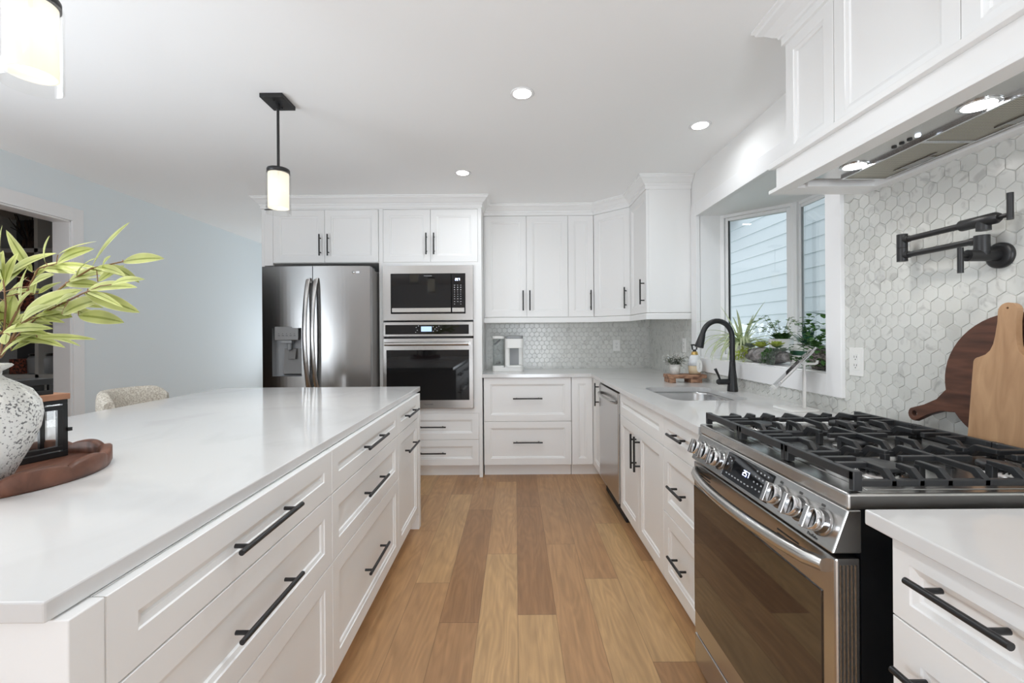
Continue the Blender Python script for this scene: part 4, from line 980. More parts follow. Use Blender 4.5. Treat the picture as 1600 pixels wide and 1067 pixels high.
# ------------------------------------------------------------------ cutting boards behind the range
def lean(y0, z0, x0, ang):
    """board plane: u along -Y, v up, leaning towards the wall by ang"""
    return Matrix(((0, math.sin(ang), -math.cos(ang), x0), (-1, 0, 0, y0), (0, math.cos(ang), math.sin(ang), z0), (0, 0, 0, 1)))
def board(name, label, poly, hole, X, th, m):
    bm = bmesh.new(); ed = []
    for lp in [poly] + ([hole] if hole else []):
        vs = [bm.verts.new((a, b, 0)) for a, b in lp]
        for i in range(len(vs)): ed.append(bm.edges.new((vs[i - 1], vs[i])))
    bmesh.ops.triangle_fill(bm, use_beauty=True, use_dissolve=False, edges=ed)
    e = bmesh.ops.extrude_face_region(bm, geom=list(bm.faces)); bmesh.ops.translate(bm, vec=(0, 0, th), verts=[g for g in e['geom'] if isinstance(g, bmesh.types.BMVert)])
    bmesh.ops.recalc_face_normals(bm, faces=list(bm.faces)); bm.verts.index_update()
    mb = MB(); mb.X = X; mb.add([v.co.copy() for v in bm.verts], [[v.index for v in f.verts] for f in bm.faces]); bm.free()
    return tag(obj(name, mb, m, None, bevel=.003), label, 'cutting board')
R_ = .186; ha = math.radians(180 + 27.5)
poly = []
a0 = ha + .20; a1 = ha - .20 + 2 * PI
for k in range(49):
    a = a0 + (a1 - a0) * k / 48; poly.append((R_ * math.cos(a), R_ * math.sin(a)))
hd = Vector((math.cos(ha), math.sin(ha))); hp = Vector((-hd.y, hd.x))
prof = [(.200, .030), (.222, .020), (.27, .0175), (.305, .021)]
for d, w_ in prof: q = hd * d - hp * w_; poly.append((q.x, q.y))
for k in range(1, 8):
    a = -PI / 2 + PI * k / 8; q = hd * (.312 + .024 * math.cos(a)) + hp * (.024 * math.sin(a)); poly.append((q.x, q.y))
for d, w_ in reversed(prof): q = hd * d + hp * w_; poly.append((q.x, q.y))
hc = hd * .313; hole = [(hc.x + .0095 * math.cos(2 * PI * k / 14), hc.y + .0095 * math.sin(2 * PI * k / 14)) for k in range(14)]
board('round_board', 'round dark walnut serving board with a side handle, behind the paddle board', poly, hole, lean(1.215, 1.1345, 1.392, .10), .018, 'walnut')
bw, bh = .078, .248
def arc(cx, cy, r, a0, a1, n=6): return [(cx + r * math.cos(math.radians(a0 + (a1 - a0) * k / n)), cy + r * math.sin(math.radians(a0 + (a1 - a0) * k / n))) for k in range(n + 1)]
hw = .0235
hl_ = [(.062, bh - .001), (.047, bh + .006), (.036, bh + .018), (.029, bh + .036), (hw + .002, bh + .06), (hw - .001, bh + .10)]
poly = arc(bw - .016, .016, .016, -90, 0) + arc(bw - .016, bh - .018, .016, 0, 80) + hl_ + arc(0, bh + .128, hw, 0, 180, 10) + [(-x, y) for x, y in reversed(hl_)] + arc(-bw + .016, bh - .018, .016, 100, 180) + arc(-bw + .016, .016, .016, 180, 270)
hole = [(.0 + .003 * math.cos(2 * PI * k / 10), bh + .136 + .003 * math.sin(2 * PI * k / 10)) for k in range(10)]
board('paddle_board', 'pale maple paddle-shaped cutting board leaning in front of the round walnut board', poly, hole, lean(1.210, .948, 1.345, .085), .018, 'maple')

# ------------------------------------------------------------------ taps
t = thing('pot_filler', 'matte black folding pot filler tap on the tiled wall above the range', 'tap', (XR, 1.273, 1.43))
PY, PZ = 1.273, 1.487
obj('flange', MB().lathe([(.037, XR - .005), (.037, XR - .014), (.031, XR - .018), (.020, XR - .019)], (PY, PZ), 36, axis='x'), 'black', t)
AX = 1.358
mb = MB(); mb.cyl((XR - .015, PY, PZ), (1.315, PY, PZ), .0165, 24); mb.cyl((AX, PY, PZ), (AX, PY, 1.545), .0175, 24); mb.cyl((AX, PY, PZ + .012), (AX, PY, PZ + .022), .0185, 24); obj('valve_body', mb, 'black', t)
mb = MB(); mb.cyl((1.318, PY, PZ), (1.296, PY, PZ), .007, 14); mb.cyl((1.296, PY, 1.437), (1.296, PY, 1.510), .0072, 16); obj('lever', mb, 'black', t)
JY = 1.532; L1, L2 = 1.532, 1.586
mb = MB(); mb.cyl((AX, PY + .01, L1), (AX, JY, L1), .0095, 18); mb.cyl((AX, PY + .012, L1), (AX, PY + .03, L1), .0115, 18); mb.cyl((AX, JY - .028, L1), (AX, JY, L1), .0112, 18); obj('lower_arm', mb, 'black', t)
mb = MB(); mb.cyl((AX, JY, 1.512), (AX, JY, 1.558), .0155, 24); mb.cyl((AX, JY, 1.559), (AX, JY, 1.606), .0155, 24); obj('joint', mb, 'black', t)
mb = MB(); mb.cyl((AX, 1.30, L2), (AX, JY, L2), .0095, 18); mb.cyl((AX, JY - .028, L2), (AX, JY, L2), .0112, 18); mb.tube([(AX, 1.335, L2), (AX, 1.33, L2), (AX, 1.235, L2), (AX, 1.226, L2)], [.010, .0165, .0165, .011], 20); mb.cyl((AX, 1.268, L2), (AX, 1.268, 1.558), .0165, 22); obj('upper_arm', mb, 'black', t)
mb = MB(); mb.cyl((AX, 1.228, L2), (AX, 1.205, L2), .006, 12); mb.cyl((AX, 1.200, 1.572), (AX, 1.200, 1.645), .0072, 16); obj('lever', mb, 'black', t)

FXc, FYc = 1.336, 2.672
t = thing('faucet', 'matte black gooseneck kitchen faucet behind the sink', 'faucet', (FXc, FYc, CT))
mb = MB(); mb.lathe([(.030, CT), (.030, CT + .004), (.0285, CT + .03), (.025, CT + .08), (.0195, CT + .13), (.0165, CT + .18)], (FXc, FYc), 32); obj('base', mb, 'black', t)
pts = [(FXc, FYc, CT + .17), (FXc, FYc, 1.20), (FXc, FYc, 1.238)]
for k in range(1, 17): a = PI * .93 * k / 16; pts.append((FXc - .091 + .091 * math.cos(a), FYc, 1.238 + .103 * math.sin(a)))
obj('spout', MB().tube(pts, .0155, 18), 'black', t)
e = Vector(pts[-1]); d = (e - Vector(pts[-2])).normalized()
obj('spray_head', MB().tube([e - d * .004, e + d * .006, e + d * .05, e + d * .078, e + d * .082], [.0162, .018, .0235, .0265, .024], 22), 'black', t)
mb = MB(); mb.cyl((FXc - .02, FYc, .973), (FXc - .085, FYc, .973), .0175, 22); mb.tube([(FXc - .086, FYc, .973), (FXc - .094, FYc, .973)], [.016, .012], 20); obj('valve', mb, 'black', t)
mb = MB(); mb.tube([(FXc - .075, FYc, .985), (FXc - .085, FYc, 1.012), (FXc - .104, FYc, 1.052)], [.006, .0065, .0085], 14); obj('lever', mb, 'black', t)

# ------------------------------------------------------------------ outlets
def outlet(label, o, U, N, toggle=False):
    U, N = Vector(U), Vector(N); V = Vector((0, 0, 1)); o = Vector(o)
    X = Matrix(((U.x, V.x, N.x, o.x), (U.y, V.y, N.y, o.y), (U.z, V.z, N.z, o.z), (0, 0, 0, 1)))
    t = thing('wall_outlet', label, 'outlet', o)
    mb = MB(); mb.X = X; mb.box(-.036, .036, -.058, .058, 0, .005); obj('plate', mb, 'plastic_w', t, bevel=.0015)
    mb = MB(); mb.X = X; mb.box(-.017, .017, -.034, .034, .005, .0075); ins = obj('socket', mb, 'plastic_w', t, bevel=.001)
    mb = MB(); mb.X = X
    for v in (.017, -.017): mb.box(-.007, -.005, v - .001, v + .008, .0075, .008); mb.box(.005, .007, v - .001, v + .008, .0075, .008); mb.box(-.002, .002, v - .009, v - .005, .0075, .008)
    obj('slots', mb, 'dark', ins)
outlet('white wall outlet on the tiles between the window and the range', (XR - .005, 1.808, 1.147), (0, -1, 0), NX)
outlet('white wall outlet on the back tiles under the wall units', (1.073, YB - .005, 1.147), (1, 0, 0), NY)
outlet('white wall outlet in the corner behind the soap bottle', (XR - .005, 3.61, 1.168), (0, -1, 0), NX)

# ------------------------------------------------------------------ coffee maker
t = thing('coffee_maker', 'white single-serve coffee maker with a clear water tank on the back worktop', 'coffee maker', (-.04, 4.30, CT))
obj('base', MB().prism(rrect(-.182, .112, 4.19, 4.40, .03), 'z', CT, CT + .040), 'plastic_w', t, bevel=.003)
obj('column', MB().prism(rrect(-.062, .112, 4.29, 4.40, .02), 'z', CT + .04, 1.232), 'plastic_w', t, bevel=.003)
obj('cup_niche', bx(-.018, .070, 4.283, 4.2915, .958, 1.135), 'plastic_g', t)
obj('side_post', MB().prism(rrect(-.062, -.016, 4.20, 4.30, .015), 'z', CT + .04, 1.14), 'plastic_w', t)
obj('brew_head', MB().prism(rrect(-.062, .114, 4.18, 4.40, .03), 'z', 1.137, 1.226), 'plastic_w', t, bevel=.003)
obj('lid', MB().prism(rrect(-.055, .110, 4.19, 4.39, .03), 'z', 1.227, 1.254), 'plastic_g', t, bevel=.004)
obj('drip_tray', MB().prism(rrect(-.055, .108, 4.17, 4.30, .03), 'z', CT + .041, CT + .058), 'plastic_w', t, bevel=.002)
k = obj('water_tank', MB().prism(rrect(-.178, -.072, 4.20, 4.39, .03), 'z', CT + .056, 1.226), 'clear', t)
obj('tank_lid', MB().prism(rrect(-.182, -.068, 4.195, 4.395, .03), 'z', 1.227, 1.252), 'plastic_w', k, bevel=.003)
obj('tank_base', MB().prism(rrect(-.182, -.068, 4.195, 4.395, .03), 'z', CT + .0405, CT + .0555), 'plastic_w', k, bevel=.002)
obj('float', MB().lathe([(.0, .985), (.022, .985), (.022, 1.0), (0, 1.0)], (-.13, 4.28), 18), 'plastic_g', k)
obj('intake_tube', MB().tube([(-.165, 4.24, 1.17), (-.15, 4.24, 1.18), (-.13, 4.25, 1.20), (-.11, 4.26, 1.215)], .008, 10), 'plastic_g', k)

# ------------------------------------------------------------------ riser with soap and potted sprigs
t = thing('wood_riser', 'rustic wooden riser tray beside the sink carrying a soap bottle and a plant', 'tray', (1.25, 3.19, CT))
obj('board', bx(1.118, 1.385, 3.13, 3.26, .946, .972), 'rustic', t, bevel=.004)
obj('leg', bx(1.125, 1.166, 3.132, 3.258, CT, .946), 'rustic', t, bevel=.002); obj('leg', bx(1.272, 1.352, 3.132, 3.258, CT, .946), 'rustic', t, bevel=.002)
RZ = .972
t = thing('soap_bottle', 'amber and clear soap bottle with a black pump on the wooden riser', 'soap bottle', (1.322, 3.19, RZ))
obj('bottle', MB().lathe([(.030, RZ), (.040, RZ + .004), (.044, RZ + .03), (.044, RZ + .062)], (1.322, 3.19), 30), 'soap', t)
obj('shoulder', MB().lathe([(.044, RZ + .0625), (.042, RZ + .10), (.036, RZ + .125), (.024, RZ + .14)], (1.322, 3.19), 30), 'soap_top', t)
obj('collar', MB().lathe([(.024, RZ + .14), (.0245, RZ + .142), (.019, RZ + .162), (.010, RZ + .165)], (1.322, 3.19), 26), 'gold', t)
mb = MB(); mb.tube([(1.322, 3.19, RZ + .163), (1.322, 3.19, RZ + .178)], .012, 16); mb.tube([(1.308, 3.19, RZ + .176), (1.303, 3.19, RZ + .21)], .0055, 10); mb.tube([(1.336, 3.19, RZ + .176), (1.341, 3.19, RZ + .21)], .0055, 10); mb.box(1.297, 1.347, 3.182, 3.198, RZ + .206, RZ + .216); obj('pump', mb, 'black', t)
lp = []
for k in range(24): a = 2 * PI * k / 24; lp.append((1.337 + .019 * math.cos(a), RZ + .062 + .045 * math.copysign(abs(math.sin(a)) ** .7, math.sin(a))))
lb_ = obj('label', MB().prism(lp, 'y', 3.1435, 3.1465), 'plastic_w', t)
mb = MB(); mb.tube([(1.337, 3.143, RZ + .085), (1.341, 3.143, RZ + .075), (1.334, 3.143, RZ + .062), (1.340, 3.143, RZ + .050), (1.335, 3.143, RZ + .040)], .0012, 6); obj('scribble', mb, 'mark', lb_)
t = thing('potted_sprigs', 'small white-flowered sprig plant in a white pot on the wooden riser', 'plant', (1.18, 3.19, RZ))
obj('pot', MB().lathe([(.028, RZ), (.031, RZ + .002), (.038, RZ + .072), (.035, RZ + .072), (.033, RZ + .06), (0, RZ + .058)], (1.18, 3.19), 28), 'concrete', t)
mb = MB(); fl = MB(); lf = MB()
for k in range(64):
    a = random.random() * 2 * PI; rr = random.random() ** .6 * .095; zz = RZ + .075 + random.random() * .085 - rr * .25
    tip = Vector((1.18 + rr * math.cos(a) * 1.12, 3.19 + rr * math.sin(a) * .7, zz))
    b0 = Vector((1.18 + .018 * math.cos(a), 3.19 + .018 * math.sin(a), RZ + .058)); mid_ = (b0 + tip) / 2 + Vector((0, 0, .02))
    mb.tube([b0, mid_, tip], .0009, 4, False)
    for q in range(4):
        dv = Vector((random.uniform(-1, 1), random.uniform(-1, 1), random.uniform(-.2, 1))).normalized(); fl.leaf(tip - dv * .003, dv, (0, 0, 1), .019, .010, .2, .2, 3)
    for q in range(2): dv = Vector((random.uniform(-1, 1), random.uniform(-1, 1), random.uniform(-.5, .6))).normalized(); lf.leaf(mid_, dv, (0, 0, 1), .024, .009, .3, .2, 3)
obj('stems', mb, 'leaf_olive', t); obj('blossoms', fl, 'leaf_white', t); obj('leaves', lf, 'leaf_olive', t)

# ------------------------------------------------------------------ tablet on its stand
t = thing('tablet_stand', 'white desktop stand holding the tablet by the window', 'tablet stand', (1.335, 2.03, CT))
obj('foot', MB().prism([(x, y) for x, y in rrect(1.235, 1.372, 1.955, 2.105, .02)], 'z', CT, CT + .009), 'plastic_w', t, bevel=.002)
mb = MB(); mb.cyl((1.345, 2.03, CT + .009), (1.345, 2.03, 1.075), .0075, 16); mb.cyl((1.345, 2.03, 1.075), (1.345, 2.03, 1.12), .0055, 14); obj('pole', mb, 'ceramic', t)
mb = MB(); mb.ball((1.345, 2.03, 1.127), .011); mb.tube([(1.347, 2.03, 1.125), (1.39, 2.025, 1.124), (1.400, 2.025, 1.127), (1.402, 2.025, 1.140)], .006, 12); mb.tube([(1.345, 2.03, 1.127), (1.333, 2.03, 1.141)], .006, 10); obj('arm', mb, 'ceramic', t)
a_, b_ = Vector((1.205, 2.03, 1.020)), Vector((1.372, 2.03, 1.182)); v_ = (b_ - a_).normalized(); u_ = Vector((.505, .863, 0)); u_ = (u_ - v_ * u_.dot(v_)).normalized(); n_ = v_.cross(u_)
if n_.z < 0: n_ = -n_
o_ = (a_ + b_) / 2
X = Matrix(((u_.x, v_.x, n_.x, o_.x), (u_.y, v_.y, n_.y, o_.y), (u_.z, v_.z, n_.z, o_.z), (0, 0, 0, 1))); hl = (b_ - a_).length / 2
t = thing('tablet', 'slim silver tablet seen edge-on in its stand in front of the window', 'tablet', o_)
mb = MB(); mb.X = X; mb.prism(rrect(-.085, .085, -hl, hl, .01), 'z', -.004, .004); obj('body', mb, 'chrome', t, bevel=.0015)
mb = MB(); mb.X = X; mb.prism(rrect(-.078, .078, -hl + .012, hl - .012, .004), 'z', .0041, .0046); obj('screen', mb, 'black_gloss', t)
mb = MB(); mb.X = X
for v in (-hl - .004, hl): mb.box(-.02, .02, v, v + .004, -.012, .010)
mb.box(-.015, .015, -hl, hl, -.013, -.0045); obj('clamp', mb, 'plastic_w', t)

# ------------------------------------------------------------------ plants on the bay sill
SZ = WZ0
def ring_dirs(n, jit=.3): return [2 * PI * (k + random.uniform(-jit, jit)) / n for k in range(n)]
t = thing('spider_plant', 'variegated spider plant with long arching leaves at the far end of the bay sill', 'plant', (1.60, 3.06, SZ))
c = Vector((1.60, 3.06, SZ))
obj('pot', MB().lathe([(.050, SZ), (.054, SZ + .002), (.066, SZ + .095), (.062, SZ + .095), (.058, SZ + .08), (0, SZ + .078)], (c.x, c.y), 28), 'ceramic', t)
mb = MB()
for a in ring_dirs(34):
    el = random.uniform(.55, 1.35); d = Vector((math.cos(a) * math.cos(el), math.sin(a) * math.cos(el), math.sin(el)))
    L = random.uniform(.24, .36)
    if c.x + d.x * L > 1.80: L *= .6
    if d.y > .05: L *= .62
    mb.leaf(c + Vector((math.cos(a) * .015, math.sin(a) * .015, .08)), d, (0, 0, 1), L, random.uniform(.014, .021), random.uniform(1.1, 2.3) if el < 1.1 else random.uniform(.3, 1.0), .35, 11, .35)
for a, el, L, dr in ((2.9, .9, .36, 1.9), (3.4, .7, .34, 2.2), (3.9, .6, .33, 2.0), (4.2, .8, .36, 1.9), (4.6, .6, .30, 2.0), (3.2, 1.15, .42, 1.5), (5.0, .7, .34, 1.8), (3.6, .9, .37, 2.2), (3.0, .75, .33, 2.3), (3.3, .95, .37, 2.1), (3.75, .8, .35, 2.3), (4.05, .65, .33, 2.2), (4.35, .9, .35, 2.1), (2.8, 1.05, .36, 1.7), (3.5, .5, .30, 2.4), (4.7, .8, .33, 2.0), (3.15, .6, .31, 2.4), (3.9, 1.0, .38, 2.0)):
    d = Vector((math.cos(a) * math.cos(el), math.sin(a) * math.cos(el), math.sin(el))); mb.leaf(c + Vector((0, 0, .08)), d, (0, 0, 1), L, .020, dr, .35, 12, .35)
obj('leaves', mb, 'leaf_spider', t)
# small bottle-like second pot
t = thing('driftwood_planter', 'grey driftwood trough planted with succulents at the front of the bay sill', 'planter', (1.515, 2.60, SZ))
mb = MB(); n = 20; rows = []
for i in range(n + 1):
    q = i / n; y = 2.40 + .44 * q; s_ = (math.sin(PI * min(max(q, .05), .95)) ** .35); wob = 1 + .12 * math.sin(i * 1.9) + .07 * math.sin(i * 4.1)
    rows.append([(1.515 + .062 * s_ * wob * math.cos(a_) , y, SZ + .044 + .044 * s_ * wob * math.sin(a_)) for a_ in [2 * PI * k / 12 for k in range(12)]])
mb.add([p for r in rows for p in r], [(i * 12 + k, i * 12 + (k + 1) % 12, (i + 1) * 12 + (k + 1) % 12, (i + 1) * 12 + k) for i in range(n) for k in range(12)], True); mb.add(rows[0], [list(range(12))[::-1]]); mb.add(rows[-1], [list(range(12))])
obj('trough', mb, 'stone', t)
def rosette(mb, c, r, n, tilt=.6, w_=.35):
    for lay in range(3):
        for a in ring_dirs(n - lay * 2, .15):
            el = tilt * .5 + lay * .38; d = Vector((math.cos(a) * math.cos(el), math.sin(a) * math.cos(el), math.sin(el)))
            mb.leaf(c, d, (0, 0, 1), r * (1 - .2 * lay), r * w_, -.5, .3, 4, .55)
for (y, x, z, r, m, n) in ((2.655, 1.50, .09, .062, 'leaf_lime', 12), (2.775, 1.50, .085, .055, 'leaf_grey', 12), (2.515, 1.51, .10, .055, 'leaf_lime', 12), (2.565, 1.545, .09, .04, 'leaf_green', 10), (2.44, 1.50, .075, .04, 'leaf_grey', 10), (2.72, 1.54, .10, .05, 'leaf_grey', 11)):
    mb = MB(); rosette(mb, Vector((x, y, SZ + z)), r, n); obj('succulent', mb, m, t)
for y, m in ((2.775, 'leaf_lime'), (2.50, 'leaf_green'), (2.46, 'leaf_grey')):
    mb = MB()
    for s_ in range(7):
        p = Vector((1.47 + random.uniform(-.01, .01), y + random.uniform(-.03, .03), SZ + .085)); q = p + Vector((-.035, random.uniform(-.02, .02), -.035)); r_ = Vector((max(1.432, q.x - .012), q.y + random.uniform(-.02, .02), SZ + .008))
        mb.tube([p, q, r_], .0016, 5, False)
        for k in range(9):
            u = k / 8; b0 = p.lerp(q, u * 2) if u < .5 else q.lerp(r_, u * 2 - 1)
            dv = Vector((random.uniform(-1, .2), random.uniform(-1, 1), random.uniform(-.3, .8))).normalized(); mb.leaf(b0, dv, (0, 0, 1), .022, .014, .3, .2, 3)
    obj('trailing_stem', mb, m, t)
t = thing('white_pot_vine', 'wiry trailing heart-leaf vine in a tall white pot on the bay sill', 'plant', (1.71, 2.80, SZ))
obj('pot', MB().lathe([(.055, SZ), (.058, SZ + .002), (.070, SZ + .14), (.066, SZ + .14), (.062, SZ + .12), (0, SZ + .118)], (1.71, 2.80), 28), 'ceramic', t)
mb = MB(); st = MB()
for k in range(70):
    a = random.random() * 2 * PI; d = Vector((math.cos(a), math.sin(a), random.uniform(.2, 1.2))).normalized(); p = Vector((1.71, 2.80, SZ + .12)) + Vector((math.cos(a) * random.random() * .05, math.sin(a) * random.random() * .05, random.random() * .04))
    mb.leaf(p, d, (0, 0, 1), .045, .024, .5, .2, 4)
for ax, ay, hz in ((-.20, .02, .20), (-.10, -.10, .18), (-.14, .05, .22), (.0, -.17, .20), (-.17, -.07, .15), (.06, -.12, .17), (-.06, .1, .16), (-.22, .1, .13), (-.05, -.2, .13)):
    p0_ = Vector((1.71, 2.80, SZ + .13)); p2 = p0_ + Vector((ax, ay, hz - .10)); p1_ = p0_ + Vector((ax * .5, ay * .5, hz * .72)); st.tube([p0_, p1_, p2], .0012, 5, False)
    for k in range(7):
        u = (k + 1) / 7; b0 = p0_.lerp(p1_, u * 2) if u < .5 else p1_.lerp(p2, u * 2 - 1)
        for s_ in (-1, 1): dv = Vector((random.uniform(-1, 1), s_, random.uniform(-.3, .5))).normalized(); mb.leaf(b0, dv, (0, 0, 1), .024, .022, .3, .25, 3)
obj('stems', st, 'stem_g', t); obj('leaves', mb, 'leaf_green', t)
t = thing('spiky_plant', 'dark spiky plant in a white planter with a green band on the bay sill', 'plant', (1.585, 2.36, SZ))
pr = rrect(1.525, 1.645, 2.29, 2.43, .02)
pt_ = obj('pot', MB().prism(pr, 'z', SZ, SZ + .115), 'ceramic', t, bevel=.002)
obj('green_band', MB().prism(rrect(1.5235, 1.6465, 2.2885, 2.4315, .021), 'z', SZ + .058, SZ + .083), 'leaf_dark', pt_); obj('soil', MB().prism(rrect(1.535, 1.635, 2.30, 2.42, .015), 'z', SZ + .110, SZ + .1165), 'soil', t)
mb = MB()
for a in ring_dirs(26):
    el = random.uniform(.15, 1.3); d = Vector((math.cos(a) * math.cos(el), math.sin(a) * math.cos(el), math.sin(el))); mb.leaf(Vector((1.585, 2.36, SZ + .115)), d, (0, 0, 1), random.uniform(.08, .13), .018, random.uniform(-.4, .2), .4, 5, .3)
obj('leaves', mb, 'leaf_dark', t)
mb = MB()
for k in range(34):
    h_ = random.random() * .15; a = random.random() * 2 * PI; d = Vector((math.cos(a), math.sin(a), random.uniform(-.3, .7))).normalized(); mb.leaf(Vector((1.585 + random.uniform(-.02, .02), 2.365 + random.uniform(-.02, .02), SZ + .12 + h_)), d, (0, 0, 1), .038, .026, .4, .2, 4)
for k in range(16): d = Vector((-1, random.uniform(-.8, .8), random.uniform(-.2, .5))).normalized(); mb.leaf(Vector((1.515, 2.37 + random.uniform(-.01, .01), SZ + .04 + .012 * (k % 7))), d, (0, 0, 1), .026, .022, .4, .2, 3)
obj('vine_leaves', mb, 'leaf_green', t)
t = thing('rubber_plant', 'rubber plant with one broad dark leaf against the bay window glass', 'plant', (1.75, 2.10, SZ))
obj('pot', MB().lathe([(.055, SZ), (.06, SZ + .002), (.075, SZ + .12), (.07, SZ + .12), (.066, SZ + .10), (0, SZ + .098)], (1.75, 2.10), 28), 'wicker', t)
mb = MB(); mb.tube([(1.75, 2.10, SZ + .1), (1.745, 2.11, SZ + .22), (1.74, 2.115, SZ + .30)], .007, 10); mb.tube([(1.745, 2.11, SZ + .17), (1.70, 2.20, SZ + .19), (1.66, 2.28, SZ + .165)], .004, 8); obj('stem', mb, 'stem', t)
mb = MB()
mb.leaf((1.72, 2.15, SZ + .20), (-.10, .26, .115), (0, 0, 1), .30, .085, .18, .15, 9, .5); mb.leaf((1.71, 2.15, SZ + .19), (-.10, .24, .03), (0, 0, 1), .25, .022, .2, .3, 9, .5)
mb.leaf((1.74, 2.115, SZ + .25), (.3, -.5, .7), (0, 0, 1), .20, .08, .5, .15, 8, .5); mb.leaf((1.74, 2.115, SZ + .29), (.1, .2, 1), (1, 0, 0), .16, .06, .3, .15, 8, .5); mb.leaf((1.745, 2.11, SZ + .2), (.5, .3, .4), (0, 0, 1), .16, .08, .6, .15, 8, .5); mb.leaf((1.745, 2.11, SZ + .16), (-.2, -.8, .3), (0, 0, 1), .13, .07, .6, .15, 8, .5)
obj('leaves', mb, 'leaf_dark', t)
t = thing('bushy_plant', 'bushy green leafy plant in a dark basket at the near end of the bay sill', 'plant', (1.535, 2.16, SZ))
obj('basket', MB().lathe([(.055, SZ), (.07, SZ + .003), (.08, SZ + .05), (.072, SZ + .10), (.066, SZ + .10), (.06, SZ + .08), (0, SZ + .078)], (1.535, 2.135), 28), 'wicker', t)
mb = MB()
for k in range(150):
    a = random.random() * 2 * PI; u = random.random() ** .5; p = Vector((1.535 + .085 * u * math.cos(a), 2.160 + .095 * u * math.sin(a), SZ + .085 + random.random() * .17 * (1.15 - u * .7)))
    d = Vector((math.cos(a), math.sin(a), random.uniform(-.3, .9))).normalized(); mb.leaf(p, d, (0, 0, 1), .040, .026, .5, .2, 4)
for k in range(80):
    p = Vector((1.475 + random.uniform(-.03, .03), 2.17 + random.uniform(-.13, .10), SZ + random.uniform(.006, .05))); d = Vector((random.uniform(-1, .3), random.uniform(-1, 1), random.uniform(0, .8))).normalized(); mb.leaf(p, d, (0, 0, 1), .030, .020, .4, .2, 3)
obj('leaves', mb, 'leaf_green', t)

# ------------------------------------------------------------------ island: tray, vase, branches, lantern
TX, TY, TR = -1.303, 1.105, .222
tr = thing('round_tray', 'round scalloped wooden tray on the island holding the vase and lantern', 'tray', (TX, TY, CT))
obj('base', MB().lathe([(TR - .012, CT), (TR - .006, CT + .002), (TR - .006, CT + .014), (0, CT + .014)], (TX, TY), 64), 'tray_wood', tr)
mb = MB(); n = 144; ro, ri = TR, TR - .020; v = []
for k in range(n):
    a = 2 * PI * k / n; sc_ = abs(math.sin(a * 5.5 + .5)) ** .55; zt_ = CT + .034 + .017 * sc_; bo = .003 * sc_
    for r, z in ((ro - .002, CT + .001), (ro + bo, CT + .012), (ro + bo, zt_ - .004), (ro - .004 + bo, zt_), (ri + .004, zt_), (ri, zt_ - .004), (ri, CT + .008), (ri, CT + .001)): v.append((TX + r * math.cos(a), TY + r * math.sin(a), z))
mb.add(v, [(k * 8 + j, ((k + 1) % n) * 8 + j, ((k + 1) % n) * 8 + (j + 1) % 8, k * 8 + (j + 1) % 8) for k in range(n) for j in range(8)], True); obj('rim', mb, 'tray_wood', tr)
TZ = CT + .0145
VX_, VY_ = -1.256, 1.010
prof = [(.074, TZ), (.080, TZ + .003), (.094, TZ + .035), (.118, TZ + .085), (.134, TZ + .13), (.139, TZ + .165), (.135, TZ + .195), (.118, TZ + .225), (.088, TZ + .246), (.070, TZ + .257), (.064, TZ + .264), (.065, TZ + .274), (.080, TZ + .283), (.085, TZ + .288), (.081, TZ + .292), (.062, TZ + .290), (.050, TZ + .27), (.05, TZ + .25), (.09, TZ + .21), (.10, TZ + .1), (.05, TZ + .02), (0, TZ + .02)]
prof = [(a_ * .925, TZ + (z_ - TZ) * .955) for a_, z_ in prof]
tag(obj('vase', MB().lathe(prof, (VX_, VY_), 64), 'vase'), 'speckled white rough plaster vase on the wooden tray', 'vase')
